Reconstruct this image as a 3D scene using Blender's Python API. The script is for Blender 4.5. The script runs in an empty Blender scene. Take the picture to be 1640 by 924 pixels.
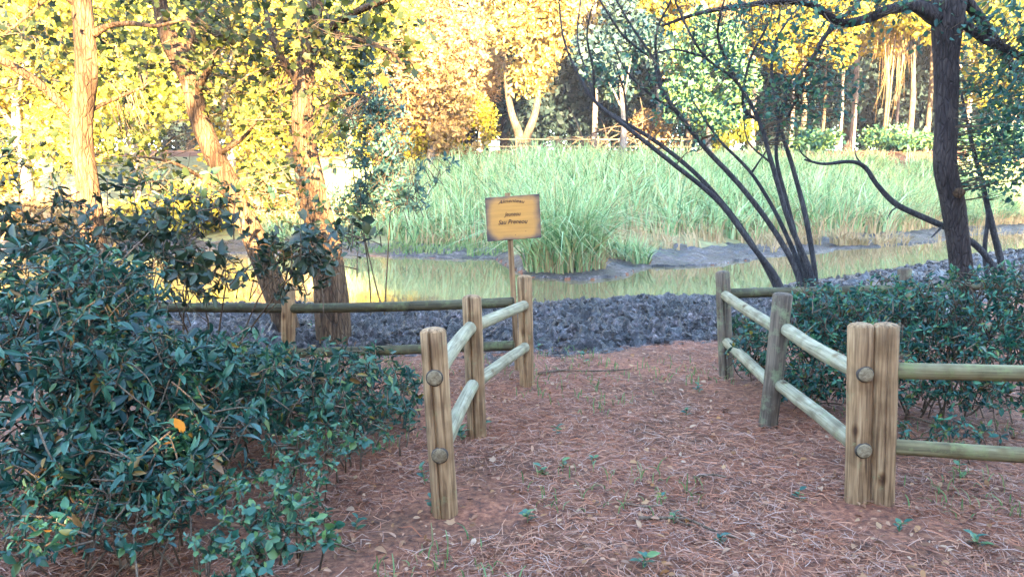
import bpy, math, random
import numpy as np
from mathutils import Vector, Matrix

random.seed(11)
rng = np.random.default_rng(11)
R = math.radians
S = bpy.context.scene
COL = S.collection

# ------------------------------------------------------------------ camera, world, sun, exposure
FPX, IW, IH = 1184.0, 1640.0, 924.0
CAMZ = 1.64
PITCH = R(7.55)
cd = bpy.data.cameras.new("camera")
cam = bpy.data.objects.new("camera", cd)
COL.objects.link(cam)
cam.location = (0, 0, CAMZ)
cam.rotation_euler = (R(90) - PITCH, 0, 0)
cd.sensor_width = 36
cd.lens = FPX / IW * 36
cd.clip_start = 0.05
cd.clip_end = 3000
S.camera = cam

HAZE = .00045
SUN_EL, SUN_AZ = R(14.5), R(12)          # sun low, behind the camera, a little to the right
sun_dir = Vector((math.sin(SUN_AZ) * math.cos(SUN_EL), -math.cos(SUN_AZ) * math.cos(SUN_EL), math.sin(SUN_EL)))
w = bpy.data.worlds.new("World")
S.world = w
w.use_nodes = True
wn = w.node_tree
bg = wn.nodes["Background"]
sky = wn.nodes.new("ShaderNodeTexSky")
sky.sky_type = 'NISHITA'
sky.sun_disc = False
sky.sun_elevation = SUN_EL
sky.sun_rotation = R(180) - SUN_AZ
sky.ozone_density = 2.0
wn.links.new(sky.outputs[0], bg.inputs[0])
bg.inputs[1].default_value = 0.10
sl = bpy.data.lights.new("sun", 'SUN')
sl.energy = 5.0
sl.angle = R(0.5)
sl.color = (1.0, 0.72, 0.37)
so = bpy.data.objects.new("sun", sl)
COL.objects.link(so)
so.location = sun_dir * 60
so.rotation_euler = sun_dir.to_track_quat('Z', 'Y').to_euler()
S.view_settings.view_transform = 'Standard'
S.view_settings.look = 'None'
S.view_settings.exposure = 4.68
S.view_settings.gamma = 1.0
S.cycles.max_bounces = 6
S.cycles.diffuse_bounces = 3
S.cycles.transparent_max_bounces = 4
S.cycles.use_denoising = True
S.cycles.sample_clamp_indirect = 6.0

# ------------------------------------------------------------------ pixel -> place helpers (layout only)
CP, SP_ = math.cos(PITCH), math.sin(PITCH)


def ray(px, py):
    dx = (px - IW / 2) / FPX
    dy = -(py - IH / 2) / FPX
    return Vector((dx, CP + dy * SP_, -SP_ + dy * CP))


def P(px, py, Y):
    d = ray(px, py)
    t = Y / d.y
    return Vector((d.x * t, Y, CAMZ + d.z * t))


# ------------------------------------------------------------------ noise
_tab = np.random.default_rng(3).random((256, 256))


def vnoise(x, y, s=0):
    x = np.asarray(x, float) + s * 17.31
    y = np.asarray(y, float) + s * 9.77
    xi = np.floor(x).astype(int)
    yi = np.floor(y).astype(int)
    fx = x - xi
    fy = y - yi
    fx = fx * fx * (3 - 2 * fx)
    fy = fy * fy * (3 - 2 * fy)
    a = _tab[xi & 255, yi & 255]
    b = _tab[(xi + 1) & 255, yi & 255]
    c = _tab[xi & 255, (yi + 1) & 255]
    d = _tab[(xi + 1) & 255, (yi + 1) & 255]
    return (a * (1 - fx) + b * fx) * (1 - fy) + (c * (1 - fx) + d * fx) * fy


def fbm(x, y, o=4, s=0, g=0.5):
    v, a, t = 0, 1.0, 0
    for k in range(o):
        v = v + a * vnoise(np.asarray(x) * 2 ** k, np.asarray(y) * 2 ** k, s + k)
        t += a
        a *= g
    return v / t


def worley(x, y, s=0):
    xi = np.floor(x).astype(int)
    yi = np.floor(y).astype(int)
    best = np.full(np.shape(x), 9.0)
    for i in (-1, 0, 1):
        for j in (-1, 0, 1):
            px = xi + i + _tab[(xi + i + s) & 255, (yi + j) & 255]
            py = yi + j + _tab[(yi + j) & 255, (xi + i + 91 + s) & 255]
            best = np.minimum(best, np.hypot(px - x, py - y))
    return best


# ------------------------------------------------------------------ terrain
NX = [-60, -20, -6, 0, 3.6, 7.3, 12, 17, 30, 60]
NY = [14, 13, 12.2, 12.0, 13.3, 16.2, 20.4, 24.5, 33, 39]
FX = [-60, -20, -8, -3, -0.5, 0.25, 1.5, 2.6, 3.5, 5.5, 7.5, 11, 16, 21, 32, 60]
FY = [26, 24, 22.5, 21.5, 20.6, 16.8, 16.0, 16.8, 18.6, 19.5, 21.5, 24.5, 28, 33, 39, 44]
WATER_Z = -0.30


def near_far(x):
    return np.interp(x, NX, NY), np.interp(x, FX, FY)


def height(x, y):
    x = np.asarray(x, float)
    y = np.asarray(y, float)
    n, f = near_far(x)
    wob = (fbm(x * .8, y * .8, 3, 5) - .5) * .9
    d = n - y + wob
    e = y - f + wob
    zn = np.where(d > 5.4, 0.0, -0.3 * (1 - np.clip(d, 0, 5.4) / 5.4) ** 1.2)
    zn = np.where(d < 0, -0.3 - np.minimum(-d * .13, .4), zn)
    t3 = np.clip((y - f - 3) / np.maximum(42 - f, 4), 0, 1)
    far_up = 3.9 * t3 + np.clip((y - 45) * .056, 0, 3)
    up = far_up
    zf = np.where(e > 0, -0.3 + 0.09 * np.minimum(e, 3) + up, -0.3 - np.minimum(-e * .13, .4))
    z = np.where(e > 0, zf, np.where(d > 0, zn, np.minimum(zn, zf)))
    amp = np.where((y < 8), 0.05, 0.12)
    z = z + (fbm(x * .55, y * .55, 3, 9) - .5) * amp
    z = z + np.where(y < 7.5, (fbm(x * 5, y * 5, 3, 2) - .5) * .03, 0)
    # flatten with distance behind the camera and raise a little under the left shrubs
    z = z + 0.10 * np.clip((-x - 1.2) / 2.0, 0, 1) * np.clip((6 - y) / 2, 0, 1)
    return z


def hz(x, y):
    return float(height(np.array([x]), np.array([y]))[0])


def G(px, py):
    d = ray(px, py)
    t = 2.0
    for _ in range(40):
        p = Vector((0, 0, CAMZ)) + d * t
        t = t + (p.z - hz(p.x, p.y)) / max(.15, -d.z) * .7
        t = max(.5, t)
    return Vector((0, 0, CAMZ)) + d * t


# ------------------------------------------------------------------ mesh + object helpers
def mesh_np(name, V, F, mat, smooth=True):
    V = np.ascontiguousarray(V, dtype=np.float32)
    F = np.ascontiguousarray(F, dtype=np.int32)
    me = bpy.data.meshes.new(name)
    me.vertices.add(len(V))
    me.vertices.foreach_set("co", V.ravel())
    k = F.shape[1]
    me.loops.add(F.size)
    me.loops.foreach_set("vertex_index", F.ravel())
    me.polygons.add(len(F))
    me.polygons.foreach_set("loop_start", np.arange(0, F.size, k, dtype=np.int32))
    me.polygons.foreach_set("use_smooth", np.full(len(F), smooth, dtype=bool))
    me.update(calc_edges=True)
    if mat:
        me.materials.append(mat)
    return me


def thing(name, label, cat, loc, group=None):
    o = bpy.data.objects.new(name, None)
    o.empty_display_size = .2
    COL.objects.link(o)
    o.location = loc
    o['label'] = label
    o['category'] = cat
    if group:
        o['group'] = group
    return o


def part(name, V, F, mat, root, smooth=True, kind=None, label=None):
    V = np.asarray(V) - np.array(root.location)
    o = bpy.data.objects.new(name, mesh_np(name, V, F, mat, smooth))
    COL.objects.link(o)
    o.parent = root
    if kind:
        o['kind'] = kind
    if label:
        o['label'] = label
    return o


def single(name, V, F, mat, label=None, cat=None, group=None, kind=None, loc=None, smooth=True):
    loc = np.array(loc if loc is not None else (0, 0, 0), float)
    o = bpy.data.objects.new(name, mesh_np(name, np.asarray(V) - loc, F, mat, smooth))
    COL.objects.link(o)
    o.location = loc
    for k, v in (('label', label), ('category', cat), ('group', group), ('kind', kind)):
        if v:
            o[k] = v
    return o


def join(parts):
    Vs, Fs, n = [], [], 0
    for V, F in parts:
        Vs.append(V)
        Fs.append(F + n)
        n += len(V)
    return np.vstack(Vs), np.vstack(Fs)


def copy_tree(o, parent=None):
    c = o.copy()
    COL.objects.link(c)
    if parent:
        c.parent = parent
    for ch in list(o.children):
        copy_tree(ch, c)
    return c


def smooth_path(pts, radii, n):
    p = np.array([list(q) for q in pts], float)
    r = np.array(radii, float)
    m = len(p)
    pe = np.vstack([2 * p[0] - p[1], p, 2 * p[-1] - p[-2]])
    out, ro = [], []
    for t in np.linspace(0, m - 1, n):
        i = min(int(t), m - 2)
        u = t - i
        a, b, c, d = pe[i], pe[i + 1], pe[i + 2], pe[i + 3]
        out.append(.5 * (2 * b + (c - a) * u + (2 * a - 5 * b + 4 * c - d) * u * u + (3 * b - a - 3 * c + d) * u ** 3))
        ro.append(r[i] * (1 - u) + r[i + 1] * u)
    return np.array(out), np.array(ro)


def tube(path, rad, seg=8, wob=0.0, seed=0):
    path = np.asarray(path, float)
    rad = np.asarray(rad, float)
    n = len(path)
    T = np.gradient(path, axis=0)
    T /= np.linalg.norm(T, axis=1)[:, None] + 1e-9
    ref = np.array([1.0, 0, 0]) if abs(T[0][0]) < .8 else np.array([0, 1.0, 0])
    rings = []
    ang = np.linspace(0, 2 * math.pi, seg, endpoint=False)
    L = np.concatenate([[0], np.cumsum(np.linalg.norm(np.diff(path, axis=0), axis=1))])
    u = ref - T[0] * ref.dot(T[0])
    for i in range(n):
        u = u - T[i] * u.dot(T[i])
        u /= np.linalg.norm(u) + 1e-9
        v = np.cross(T[i], u)
        rr = rad[i]
        if wob:
            k = 1 + wob * (2 * vnoise(np.cos(ang) * 2.2 + 5 + seed, np.full(seg, L[i] / max(rad.max(), .01) * .35) + np.sin(ang) * 2.2) - 1)
            k = k + wob * .5 * np.sin(ang * 3 + L[i] * 2 + seed)
        else:
            k = np.ones(seg)
        rings.append(path[i] + rr * k[:, None] * (np.cos(ang)[:, None] * u + np.sin(ang)[:, None] * v))
    rings.insert(0, path[0] + (rings[0] - path[0]) * .02)
    rings.append(path[-1] + (rings[-1] - path[-1]) * .02)
    V = np.vstack(rings)
    F = []
    for i in range(len(rings) - 1):
        a = np.arange(seg) + i * seg
        b = (np.arange(seg) + 1) % seg + i * seg
        F.append(np.stack([a, b, b + seg, a + seg], 1))
    return V, np.vstack(F)


# ---- leaves
FOLD = (np.array([(0, 0, 0), (.3, .42, .10), (.68, .40, .07), (1, 0, -.10), (.68, -.40, .07), (.3, -.42, .10)]),
        np.array([(0, 3, 2, 1), (0, 5, 4, 3)]))
FLAT = (np.array([(0, 0, 0), (.45, .5, .06), (1, 0, 0), (.45, -.5, .06)]), np.array([(0, 3, 2, 1)]))
_lob = [(0, 0)]
for _i, (_a, _r) in enumerate([(200, .22), (118, .42), (92, .34), (62, .62), (28, .38), (0, .64), (-28, .38), (-62, .62), (-92, .34), (-118, .42), (-200, .22)]):
    _lob.append((_r * math.cos(R(_a)), _r * math.sin(R(_a))))
LOBED = (np.array([(x + .3, y, .10 * abs(y) * 2) for x, y in _lob]),
         np.array([(0, 11, 10, 9), (0, 9, 8, 7), (0, 7, 6, 5), (0, 5, 4, 3), (0, 3, 2, 1)]))
_ll = []
_lf = []
for _i in range(5):
    _t = _i / 4
    _wd = [.03, .40, .50, .34, .01][_i]
    _dz = -.16 * _t * _t
    _ll += [(_t, _wd, .10 * _wd * 2 + _dz), (_t, 0, _dz), (_t, -_wd, .10 * _wd * 2 + _dz)]
for _i in range(4):
    _b = _i * 3
    _lf += [(_b + 1, _b + 4, _b + 3, _b), (_b + 2, _b + 5, _b + 4, _b + 1)]
LANCE = (np.array(_ll), np.array(_lf))


def nrmz(a):
    return a / (np.linalg.norm(a, axis=-1, keepdims=True) + 1e-9)


class Leaves:
    def __init__(s):
        s.p, s.d, s.n, s.l, s.w = [], [], [], [], []

    def add(s, p, d, n, l, w):
        s.p.append(np.atleast_2d(p)); s.d.append(np.atleast_2d(d)); s.n.append(np.atleast_2d(n))
        s.l.append(np.atleast_1d(l)); s.w.append(np.atleast_1d(w))

    def arrays(s):
        p, d, n = np.vstack(s.p), nrmz(np.vstack(s.d)), np.vstack(s.n)
        n = nrmz(n - d * (n * d).sum(1)[:, None])
        return p, d, n, np.concatenate(s.l), np.concatenate(s.w)

    def build(s, root, mat, tmpl, name='foliage', indiv=0, big=None, leafname='leaf', kind='stuff'):
        p, d, n, l, wd = s.arrays()
        b = np.cross(n, d)
        idx = np.arange(len(p))
        if indiv:
            dist = np.linalg.norm(p - np.array([0, 0, CAMZ]), axis=1) / np.maximum(l, .01)
            order = np.argsort(dist)
            # only leaves inside the frame
            q = p - np.array([0, 0, CAMZ])
            zf = q[:, 1] * CP - q[:, 2] * SP_
            yy = q[:, 1] * SP_ + q[:, 2] * CP
            inside = (np.abs(q[:, 0] / zf) < .70) & (np.abs(yy / zf) < .40) & (zf > 0)
            order = order[inside[order]]
            pick = order[:indiv]
            me = mesh_np(leafname, (big or LANCE)[0], (big or LANCE)[1], mat)
            rl = np.array(root.location)
            for i in pick:
                o = bpy.data.objects.new(leafname, me)
                COL.objects.link(o)
                o.parent = root
                q = p[i] - rl
                m = Matrix(((d[i][0] * l[i], b[i][0] * wd[i], n[i][0] * l[i], q[0]),
                            (d[i][1] * l[i], b[i][1] * wd[i], n[i][1] * l[i], q[1]),
                            (d[i][2] * l[i], b[i][2] * wd[i], n[i][2] * l[i], q[2]), (0, 0, 0, 1)))
                o.matrix_local = m
            keep = np.ones(len(p), bool)
            keep[pick] = False
            idx = idx[keep]
        tv, tf = tmpl
        V = p[idx, None, :] + l[idx, None, None] * (tv[None, :, 0:1] * d[idx, None, :] + tv[None, :, 2:3] * n[idx, None, :]) \
            + wd[idx, None, None] * tv[None, :, 1:2] * b[idx, None, :]
        k = len(tv)
        F = tf[None] + (np.arange(len(idx)) * k)[:, None, None]
        return part(name, V.reshape(-1, 3), F.reshape(-1, 4), mat, root, True, kind)


def rvec(n):
    return nrmz(rng.normal(size=(n, 3)))


# ------------------------------------------------------------------ materials
def new_mat(name):
    m = bpy.data.materials.new(name)
    m.use_nodes = True
    nt = m.node_tree
    return m, nt, nt.nodes["Principled BSDF"], nt.nodes["Material Output"]


def N(nt, typ, **kw):
    n = nt.nodes.new(typ)
    for k, v in kw.items():
        setattr(n, k, v)
    return n


def ramp(nt, cols, src, interp='LINEAR'):
    r = N(nt, "ShaderNodeValToRGB")
    r.color_ramp.interpolation = interp
    el = r.color_ramp.elements
    while len(el) < len(cols):
        el.new(.5)
    for i, c in enumerate(cols):
        if len(c) == 4:
            el[i].position, c = c[0], c[1:]
        else:
            el[i].position = i / (len(cols) - 1)
        el[i].color = (*c, 1)
    nt.links.new(src, r.inputs[0])
    return r


def noise(nt, scale, detail=4, stretch=None, coord='Object', rough=.5):
    tc = N(nt, "ShaderNodeTexCoord")
    src = tc.outputs[coord]
    if stretch:
        mp = N(nt, "ShaderNodeMapping")
        mp.inputs['Scale'].default_value = stretch
        nt.links.new(src, mp.inputs[0])
        src = mp.outputs[0]
    n = N(nt, "ShaderNodeTexNoise")
    n.inputs['Scale'].default_value = scale
    n.inputs['Detail'].default_value = detail
    n.inputs['Roughness'].default_value = rough
    nt.links.new(src, n.inputs['Vector'])
    return n


def bump(nt, bs, src, strength=.5, dist=.02):
    b = N(nt, "ShaderNodeBump")
    b.inputs['Strength'].default_value = strength
    b.inputs['Distance'].default_value = dist
    nt.links.new(src, b.inputs['Height'])
    nt.links.new(b.outputs[0], bs.inputs['Normal'])
    return b


def leaf_mat(name, cols, rough=.45, trans=.3, spec=.5):
    m, nt, bs, out = new_mat(name)
    g = N(nt, "ShaderNodeNewGeometry")
    oi = N(nt, "ShaderNodeObjectInfo")
    ad = N(nt, "ShaderNodeMath", operation='ADD')
    fr = N(nt, "ShaderNodeMath", operation='FRACT')
    nt.links.new(g.outputs['Random Per Island'], ad.inputs[0])
    nt.links.new(oi.outputs['Random'], ad.inputs[1])
    nt.links.new(ad.outputs[0], fr.inputs[0])
    r = ramp(nt, cols, fr.outputs[0])
    nt.links.new(r.outputs[0], bs.inputs['Base Color'])
    bs.inputs['Roughness'].default_value = rough
    bs.inputs['Specular IOR Level'].default_value = spec
    if trans:
        tr = N(nt, "ShaderNodeBsdfTranslucent")
        nt.links.new(r.outputs[0], tr.inputs[0])
        mx = N(nt, "ShaderNodeMixShader")
        mx.inputs[0].default_value = trans
        nt.links.new(bs.outputs[0], mx.inputs[1])
        nt.links.new(tr.outputs[0], mx.inputs[2])
        nt.links.new(mx.outputs[0], out.inputs[0])
    return m


def bark_mat(name, dark, mid, light, sc=1.0, bmp=.9):
    m, nt, bs, out = new_mat(name)
    n1 = noise(nt, 24 * sc, 8, (1, 1, .16), rough=.7)
    n2 = noise(nt, 3.0 * sc, 4)
    tc = N(nt, "ShaderNodeTexCoord")
    mp = N(nt, "ShaderNodeMapping")
    mp.inputs['Scale'].default_value = (1, 1, .22)
    nt.links.new(tc.outputs['Object'], mp.inputs[0])
    vo = N(nt, "ShaderNodeTexVoronoi", feature='DISTANCE_TO_EDGE')
    vo.inputs['Scale'].default_value = 26 * sc
    vo.inputs['Randomness'].default_value = 1.0
    nt.links.new(mp.outputs[0], vo.inputs['Vector'])
    cr = ramp(nt, [(.0, .35, .35, .35), (.12, 1, 1, 1)], vo.outputs['Distance'])
    mx = N(nt, "ShaderNodeMath", operation='MULTIPLY_ADD')
    mx.inputs[1].default_value = .55
    nt.links.new(n2.outputs[0], mx.inputs[0])
    nt.links.new(n1.outputs[0], mx.inputs[2])
    r = ramp(nt, [(.56, *dark), (.76, *mid), (.98, *light)], mx.outputs[0])
    ml = N(nt, "ShaderNodeMixRGB", blend_type='MULTIPLY')
    ml.inputs[0].default_value = .7
    nt.links.new(r.outputs[0], ml.inputs[1])
    nt.links.new(cr.outputs[0], ml.inputs[2])
    nt.links.new(ml.outputs[0], bs.inputs['Base Color'])
    bs.inputs['Roughness'].default_value = .85
    bs.inputs['Specular IOR Level'].default_value = .2
    hh = N(nt, "ShaderNodeMath", operation='MULTIPLY')
    nt.links.new(cr.outputs[0], hh.inputs[0])
    nt.links.new(n1.outputs[0], hh.inputs[1])
    bump(nt, bs, hh.outputs[0], bmp, .05)
    return m


def wood_mat(name, a, b, c, moss=None, moss_amt=.5):
    m, nt, bs, out = new_mat(name)
    oi = N(nt, "ShaderNodeObjectInfo")
    tc = N(nt, "ShaderNodeTexCoord")
    off = N(nt, "ShaderNodeVectorMath", operation='MULTIPLY_ADD')
    nt.links.new(oi.outputs['Random'], off.inputs[0])
    off.inputs[1].default_value = (7, 5, 9)
    nt.links.new(tc.outputs['Object'], off.inputs[2])
    mp = N(nt, "ShaderNodeMapping")
    mp.inputs['Scale'].default_value = (1, 1, .05)
    nt.links.new(off.outputs[0], mp.inputs[0])
    n1 = N(nt, "ShaderNodeTexNoise")
    n1.inputs['Scale'].default_value = 60
    n1.inputs['Detail'].default_value = 6
    n1.inputs['Distortion'].default_value = .6
    nt.links.new(mp.outputs[0], n1.inputs['Vector'])
    r = ramp(nt, [(.3, *a), (.52, *b), (.75, *c)], n1.outputs[0])
    # fine drying checks along the grain
    mp2 = N(nt, "ShaderNodeMapping")
    mp2.inputs['Scale'].default_value = (1, 1, .035)
    nt.links.new(off.outputs[0], mp2.inputs[0])
    nf = N(nt, "ShaderNodeTexNoise")
    nf.inputs['Scale'].default_value = 150
    nf.inputs['Detail'].default_value = 4
    nt.links.new(mp2.outputs[0], nf.inputs['Vector'])
    rf = ramp(nt, [(.30, .35, .30, .27), (.42, 1, 1, 1)], nf.outputs[0])
    mf = N(nt, "ShaderNodeMixRGB", blend_type='MULTIPLY')
    mf.inputs[0].default_value = .5
    nt.links.new(r.outputs[0], mf.inputs[1])
    nt.links.new(rf.outputs[0], mf.inputs[2])
    vk = N(nt, "ShaderNodeTexVoronoi")
    vk.inputs['Scale'].default_value = 5.5
    mp3 = N(nt, "ShaderNodeMapping")
    mp3.inputs['Scale'].default_value = (1, 1, .6)
    nt.links.new(off.outputs[0], mp3.inputs[0])
    nt.links.new(mp3.outputs[0], vk.inputs['Vector'])
    rk = ramp(nt, [(.06, .30, .22, .17), (.11, .75, .68, .6), (.16, 1, 1, 1)], vk.outputs['Distance'])
    mk_ = N(nt, "ShaderNodeMixRGB", blend_type='MULTIPLY')
    mk_.inputs[0].default_value = 1
    nt.links.new(mf.outputs[0], mk_.inputs[1])
    nt.links.new(rk.outputs[0], mk_.inputs[2])
    r = mk_
    # weather blotches
    n2 = N(nt, "ShaderNodeTexNoise")
    n2.inputs['Scale'].default_value = 7
    n2.inputs['Detail'].default_value = 5
    nt.links.new(off.outputs[0], n2.inputs['Vector'])
    mul = N(nt, "ShaderNodeMixRGB", blend_type='MULTIPLY')
    r2 = ramp(nt, [(.32, .55, .5, .45), (.55, 1, 1, 1)], n2.outputs[0])
    mul.inputs[0].default_value = .8
    nt.links.new(r.outputs[0], mul.inputs[1])
    nt.links.new(r2.outputs[0], mul.inputs[2])
    last = mul.outputs[0]
    if moss:
        n3 = N(nt, "ShaderNodeTexNoise")
        n3.inputs['Scale'].default_value = 9
        n3.inputs['Detail'].default_value = 9
        n3.inputs['Roughness'].default_value = .72
        nt.links.new(off.outputs[0], n3.inputs['Vector'])
        r3 = ramp(nt, [(.62 - .3 * moss_amt, 0, 0, 0), (.78 - .3 * moss_amt, 1, 1, 1)], n3.outputs[0])
        mm = N(nt, "ShaderNodeMixRGB")
        nt.links.new(r3.outputs[0], mm.inputs[0])
        nt.links.new(last, mm.inputs[1])
        mm.inputs[2].default_value = (*moss, 1)
        last = mm.outputs[0]
    nt.links.new(last, bs.inputs['Base Color'])
    bs.inputs['Roughness'].default_value = .75
    bs.inputs['Specular IOR Level'].default_value = .25
    bump(nt, bs, nf.outputs[0], .35, .006)
    return m


def flat_mat(name, c, rough=.7):
    m, nt, bs, out = new_mat(name)
    n = noise(nt, 18, 4)
    r = ramp(nt, [(.3, *[k * .65 for k in c]), (.7, *[min(1, k * 1.25) for k in c])], n.outputs[0])
    nt.links.new(r.outputs[0], bs.inputs['Base Color'])
    bs.inputs['Roughness'].default_value = rough
    return m


# palettes
M = {}
M['laurel'] = leaf_mat('laurel_leaf', [(0, .004, .024, .022), (.25, .008, .048, .038), (.5, .018, .085, .058), (.7, .045, .125, .075), (.85, .010, .056, .045), (.94, .07, .12, .03), (.965, .24, .17, .035), (1, .17, .075, .025)], .36, .12, .4)
M['smallleaf'] = leaf_mat('small_shrub_leaf', [(0, .005, .034, .026), (.3, .012, .066, .046), (.55, .026, .11, .066), (.75, .06, .16, .07), (.9, .013, .072, .052), (.955, .11, .17, .03), (.975, .28, .22, .04), (1, .18, .08, .03)], .4, .18, .5)
M['paleteal'] = leaf_mat('pale_blue_green_leaf', [(.02, .07, .07), (.05, .14, .13), (.09, .20, .18), (.14, .26, .20), (.04, .11, .11)], .4, .35, .5)
M['hedge'] = leaf_mat('hedge_leaf', [(0, .004, .036, .030), (.3, .009, .072, .056), (.55, .026, .14, .09), (.75, .07, .21, .09), (.87, .010, .072, .056), (.95, .13, .20, .03), (1, .16, .12, .03)], .4, .2, .5)
M['ivy'] = leaf_mat('ground_ivy_leaf', [(.012, .066, .042), (.026, .11, .07), (.06, .16, .085), (.12, .21, .05)], .4, .2, .5)
M['plane'] = leaf_mat('broad_yellow_green_leaf', [(.012, .022, .010), (.028, .042, .014), (.05, .065, .018), (.11, .125, .025), (.24, .23, .04), (.018, .032, .012), (.09, .07, .02)], .5, .42, .3)  # dark olive stops put the shade on many leaves into their colour
M['darkleaf'] = leaf_mat('dark_ovate_leaf', [(.010, .026, .018), (.018, .042, .026), (.03, .06, .03), (.05, .06, .02)], .38, .2, .5)
M['teal'] = leaf_mat('blue_green_leaf', [(.010, .055, .050), (.02, .09, .075), (.045, .14, .10), (.09, .18, .06), (.008, .04, .04)], .42, .35, .4)
M['cream'] = leaf_mat('pale_willow_leaf', [(.22, .16, .045), (.38, .28, .09), (.50, .38, .15), (.28, .21, .05), (.10, .07, .025)], .6, .35, .2)
M['peach'] = leaf_mat('faded_peach_leaf', [(.22, .135, .06), (.36, .23, .12), (.30, .22, .08), (.12, .07, .035)], .6, .35, .2)
M['yellow'] = leaf_mat('autumn_yellow_leaf', [(.27, .20, .022), (.44, .34, .035), (.52, .42, .07), (.26, .26, .03), (.08, .07, .012)], .55, .4, .2)
M['yellowgreen'] = leaf_mat('yellow_green_leaf', [(.13, .16, .02), (.26, .29, .03), (.40, .41, .055), (.44, .35, .065), (.05, .07, .012)], .55, .4, .2)
M['evergreen'] = leaf_mat('evergreen_leaf', [(.008, .016, .018), (.012, .024, .025), (.02, .034, .032), (.011, .021, .026)], .6, .05, .15)
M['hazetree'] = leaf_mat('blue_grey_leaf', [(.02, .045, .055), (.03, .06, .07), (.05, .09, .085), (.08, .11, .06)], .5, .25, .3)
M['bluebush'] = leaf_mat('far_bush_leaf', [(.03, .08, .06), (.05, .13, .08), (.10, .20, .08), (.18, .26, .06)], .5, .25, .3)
M['reed'] = leaf_mat('reed_blade', [(.05, .11, .04), (.17, .32, .125), (.33, .51, .235), (.50, .63, .35), (.13, .26, .10), (.56, .53, .26), (.27, .46, .22), (.44, .34, .16), (.09, .18, .07)], .5, .3, .3)
M['dryreed'] = leaf_mat('dry_reed_blade', [(.38, .26, .14), (.46, .33, .19), (.34, .28, .14), (.28, .18, .10)], .6, .25, .2)
M['grass'] = leaf_mat('short_grass_blade', [(.08, .16, .05), (.14, .24, .08), (.20, .26, .10), (.26, .24, .12)], .5, .3, .3)
M['needle'] = leaf_mat('pine_needle', [(.07, .024, .012), (.30, .10, .047), (.44, .17, .085), (.50, .26, .155), (.18, .06, .028), (.34, .145, .088), (.46, .31, .24), (.22, .085, .052), (.08, .034, .022)], .6, 0, .3)
M['litter'] = leaf_mat('dry_leaf', [(.16, .065, .034), (.34, .16, .085), (.44, .25, .155), (.08, .034, .02), (.38, .18, .07), (.46, .32, .22)], .65, .1, .3)
M['fallen'] = leaf_mat('fallen_leaf', [(.36, .18, .08), (.46, .28, .14), (.30, .14, .07), (.50, .36, .24)], .6, .15, .3)
M['fallenyellow'] = leaf_mat('fallen_yellow_leaf', [(.36, .32, .05), (.28, .33, .06)], .5, .2, .3)
M['bark_warm'] = bark_mat('warm_bark', (.028, .016, .010), (.11, .062, .034), (.22, .135, .078))
M['bark_dark'] = bark_mat('dark_bark', (.016, .012, .012), (.045, .034, .034), (.085, .066, .062))
M['bark_slim'] = bark_mat('slim_stem_bark', (.02, .02, .024), (.045, .044, .05), (.09, .086, .09), 2.0, .4)
M['bark_pale'] = bark_mat('pale_bark', (.05, .034, .022), (.11, .08, .055), (.19, .145, .10), .6)
M['bark_grey'] = bark_mat('grey_bark', (.08, .065, .06), (.18, .15, .14), (.30, .26, .23), .7)
M['twig'] = bark_mat('twig_bark', (.05, .035, .025), (.13, .09, .06), (.22, .16, .11), 3.0, .3)
M['post'] = wood_mat('weathered_post_wood', (.11, .060, .030), (.31, .185, .092), (.48, .32, .175), (.24, .25, .12), .12)
M['postgrey'] = wood_mat('greyed_post_wood', (.06, .045, .035), (.14, .105, .075), (.22, .17, .12), (.20, .22, .12), .35)
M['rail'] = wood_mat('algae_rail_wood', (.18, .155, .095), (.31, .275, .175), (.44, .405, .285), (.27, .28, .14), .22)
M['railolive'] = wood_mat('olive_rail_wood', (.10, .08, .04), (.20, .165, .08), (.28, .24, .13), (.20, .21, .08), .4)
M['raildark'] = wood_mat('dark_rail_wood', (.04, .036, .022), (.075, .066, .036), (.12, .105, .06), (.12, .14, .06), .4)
M['hole'] = flat_mat('peg_hole_shade', (.05, .035, .025))
M['endgrain'] = wood_mat('rail_end_grain', (.14, .10, .06), (.26, .20, .12), (.34, .28, .18))

# ground: pine litter
m, nt, bs, out = new_mat('pine_litter_ground')
n1 = noise(nt, 26, 8, rough=.7)
n2 = noise(nt, 1.3, 4)
a_ = ramp(nt, [(.30, .03, .012, .008), (.48, .19, .068, .034), (.62, .34, .14, .07), (.8, .45, .25, .145)], n1.outputs[0])
b_ = ramp(nt, [(.35, .6, .62, .56), (.6, 1.1, 1.05, 1.05)], n2.outputs[0])
mx = N(nt, "ShaderNodeMixRGB", blend_type='MULTIPLY'); mx.inputs[0].default_value = 1
nt.links.new(a_.outputs[0], mx.inputs[1]); nt.links.new(b_.outputs[0], mx.inputs[2])
nt.links.new(mx.outputs[0], bs.inputs['Base Color'])
bs.inputs['Roughness'].default_value = .9
bump(nt, bs, n1.outputs[0], .7, .03)
M['litterground'] = m
# meadow / far bank
m, nt, bs, out = new_mat('bank_grass_ground')
n1 = noise(nt, 3, 8, rough=.7)
a_ = ramp(nt, [(.3, .13, .10, .05), (.5, .22, .19, .08), (.62, .24, .27, .11), (.8, .34, .28, .16)], n1.outputs[0])
nt.links.new(a_.outputs[0], bs.inputs['Base Color'])
bs.inputs['Roughness'].default_value = .9
bump(nt, bs, n1.outputs[0], .6, .08)
M['bankground'] = m
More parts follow.
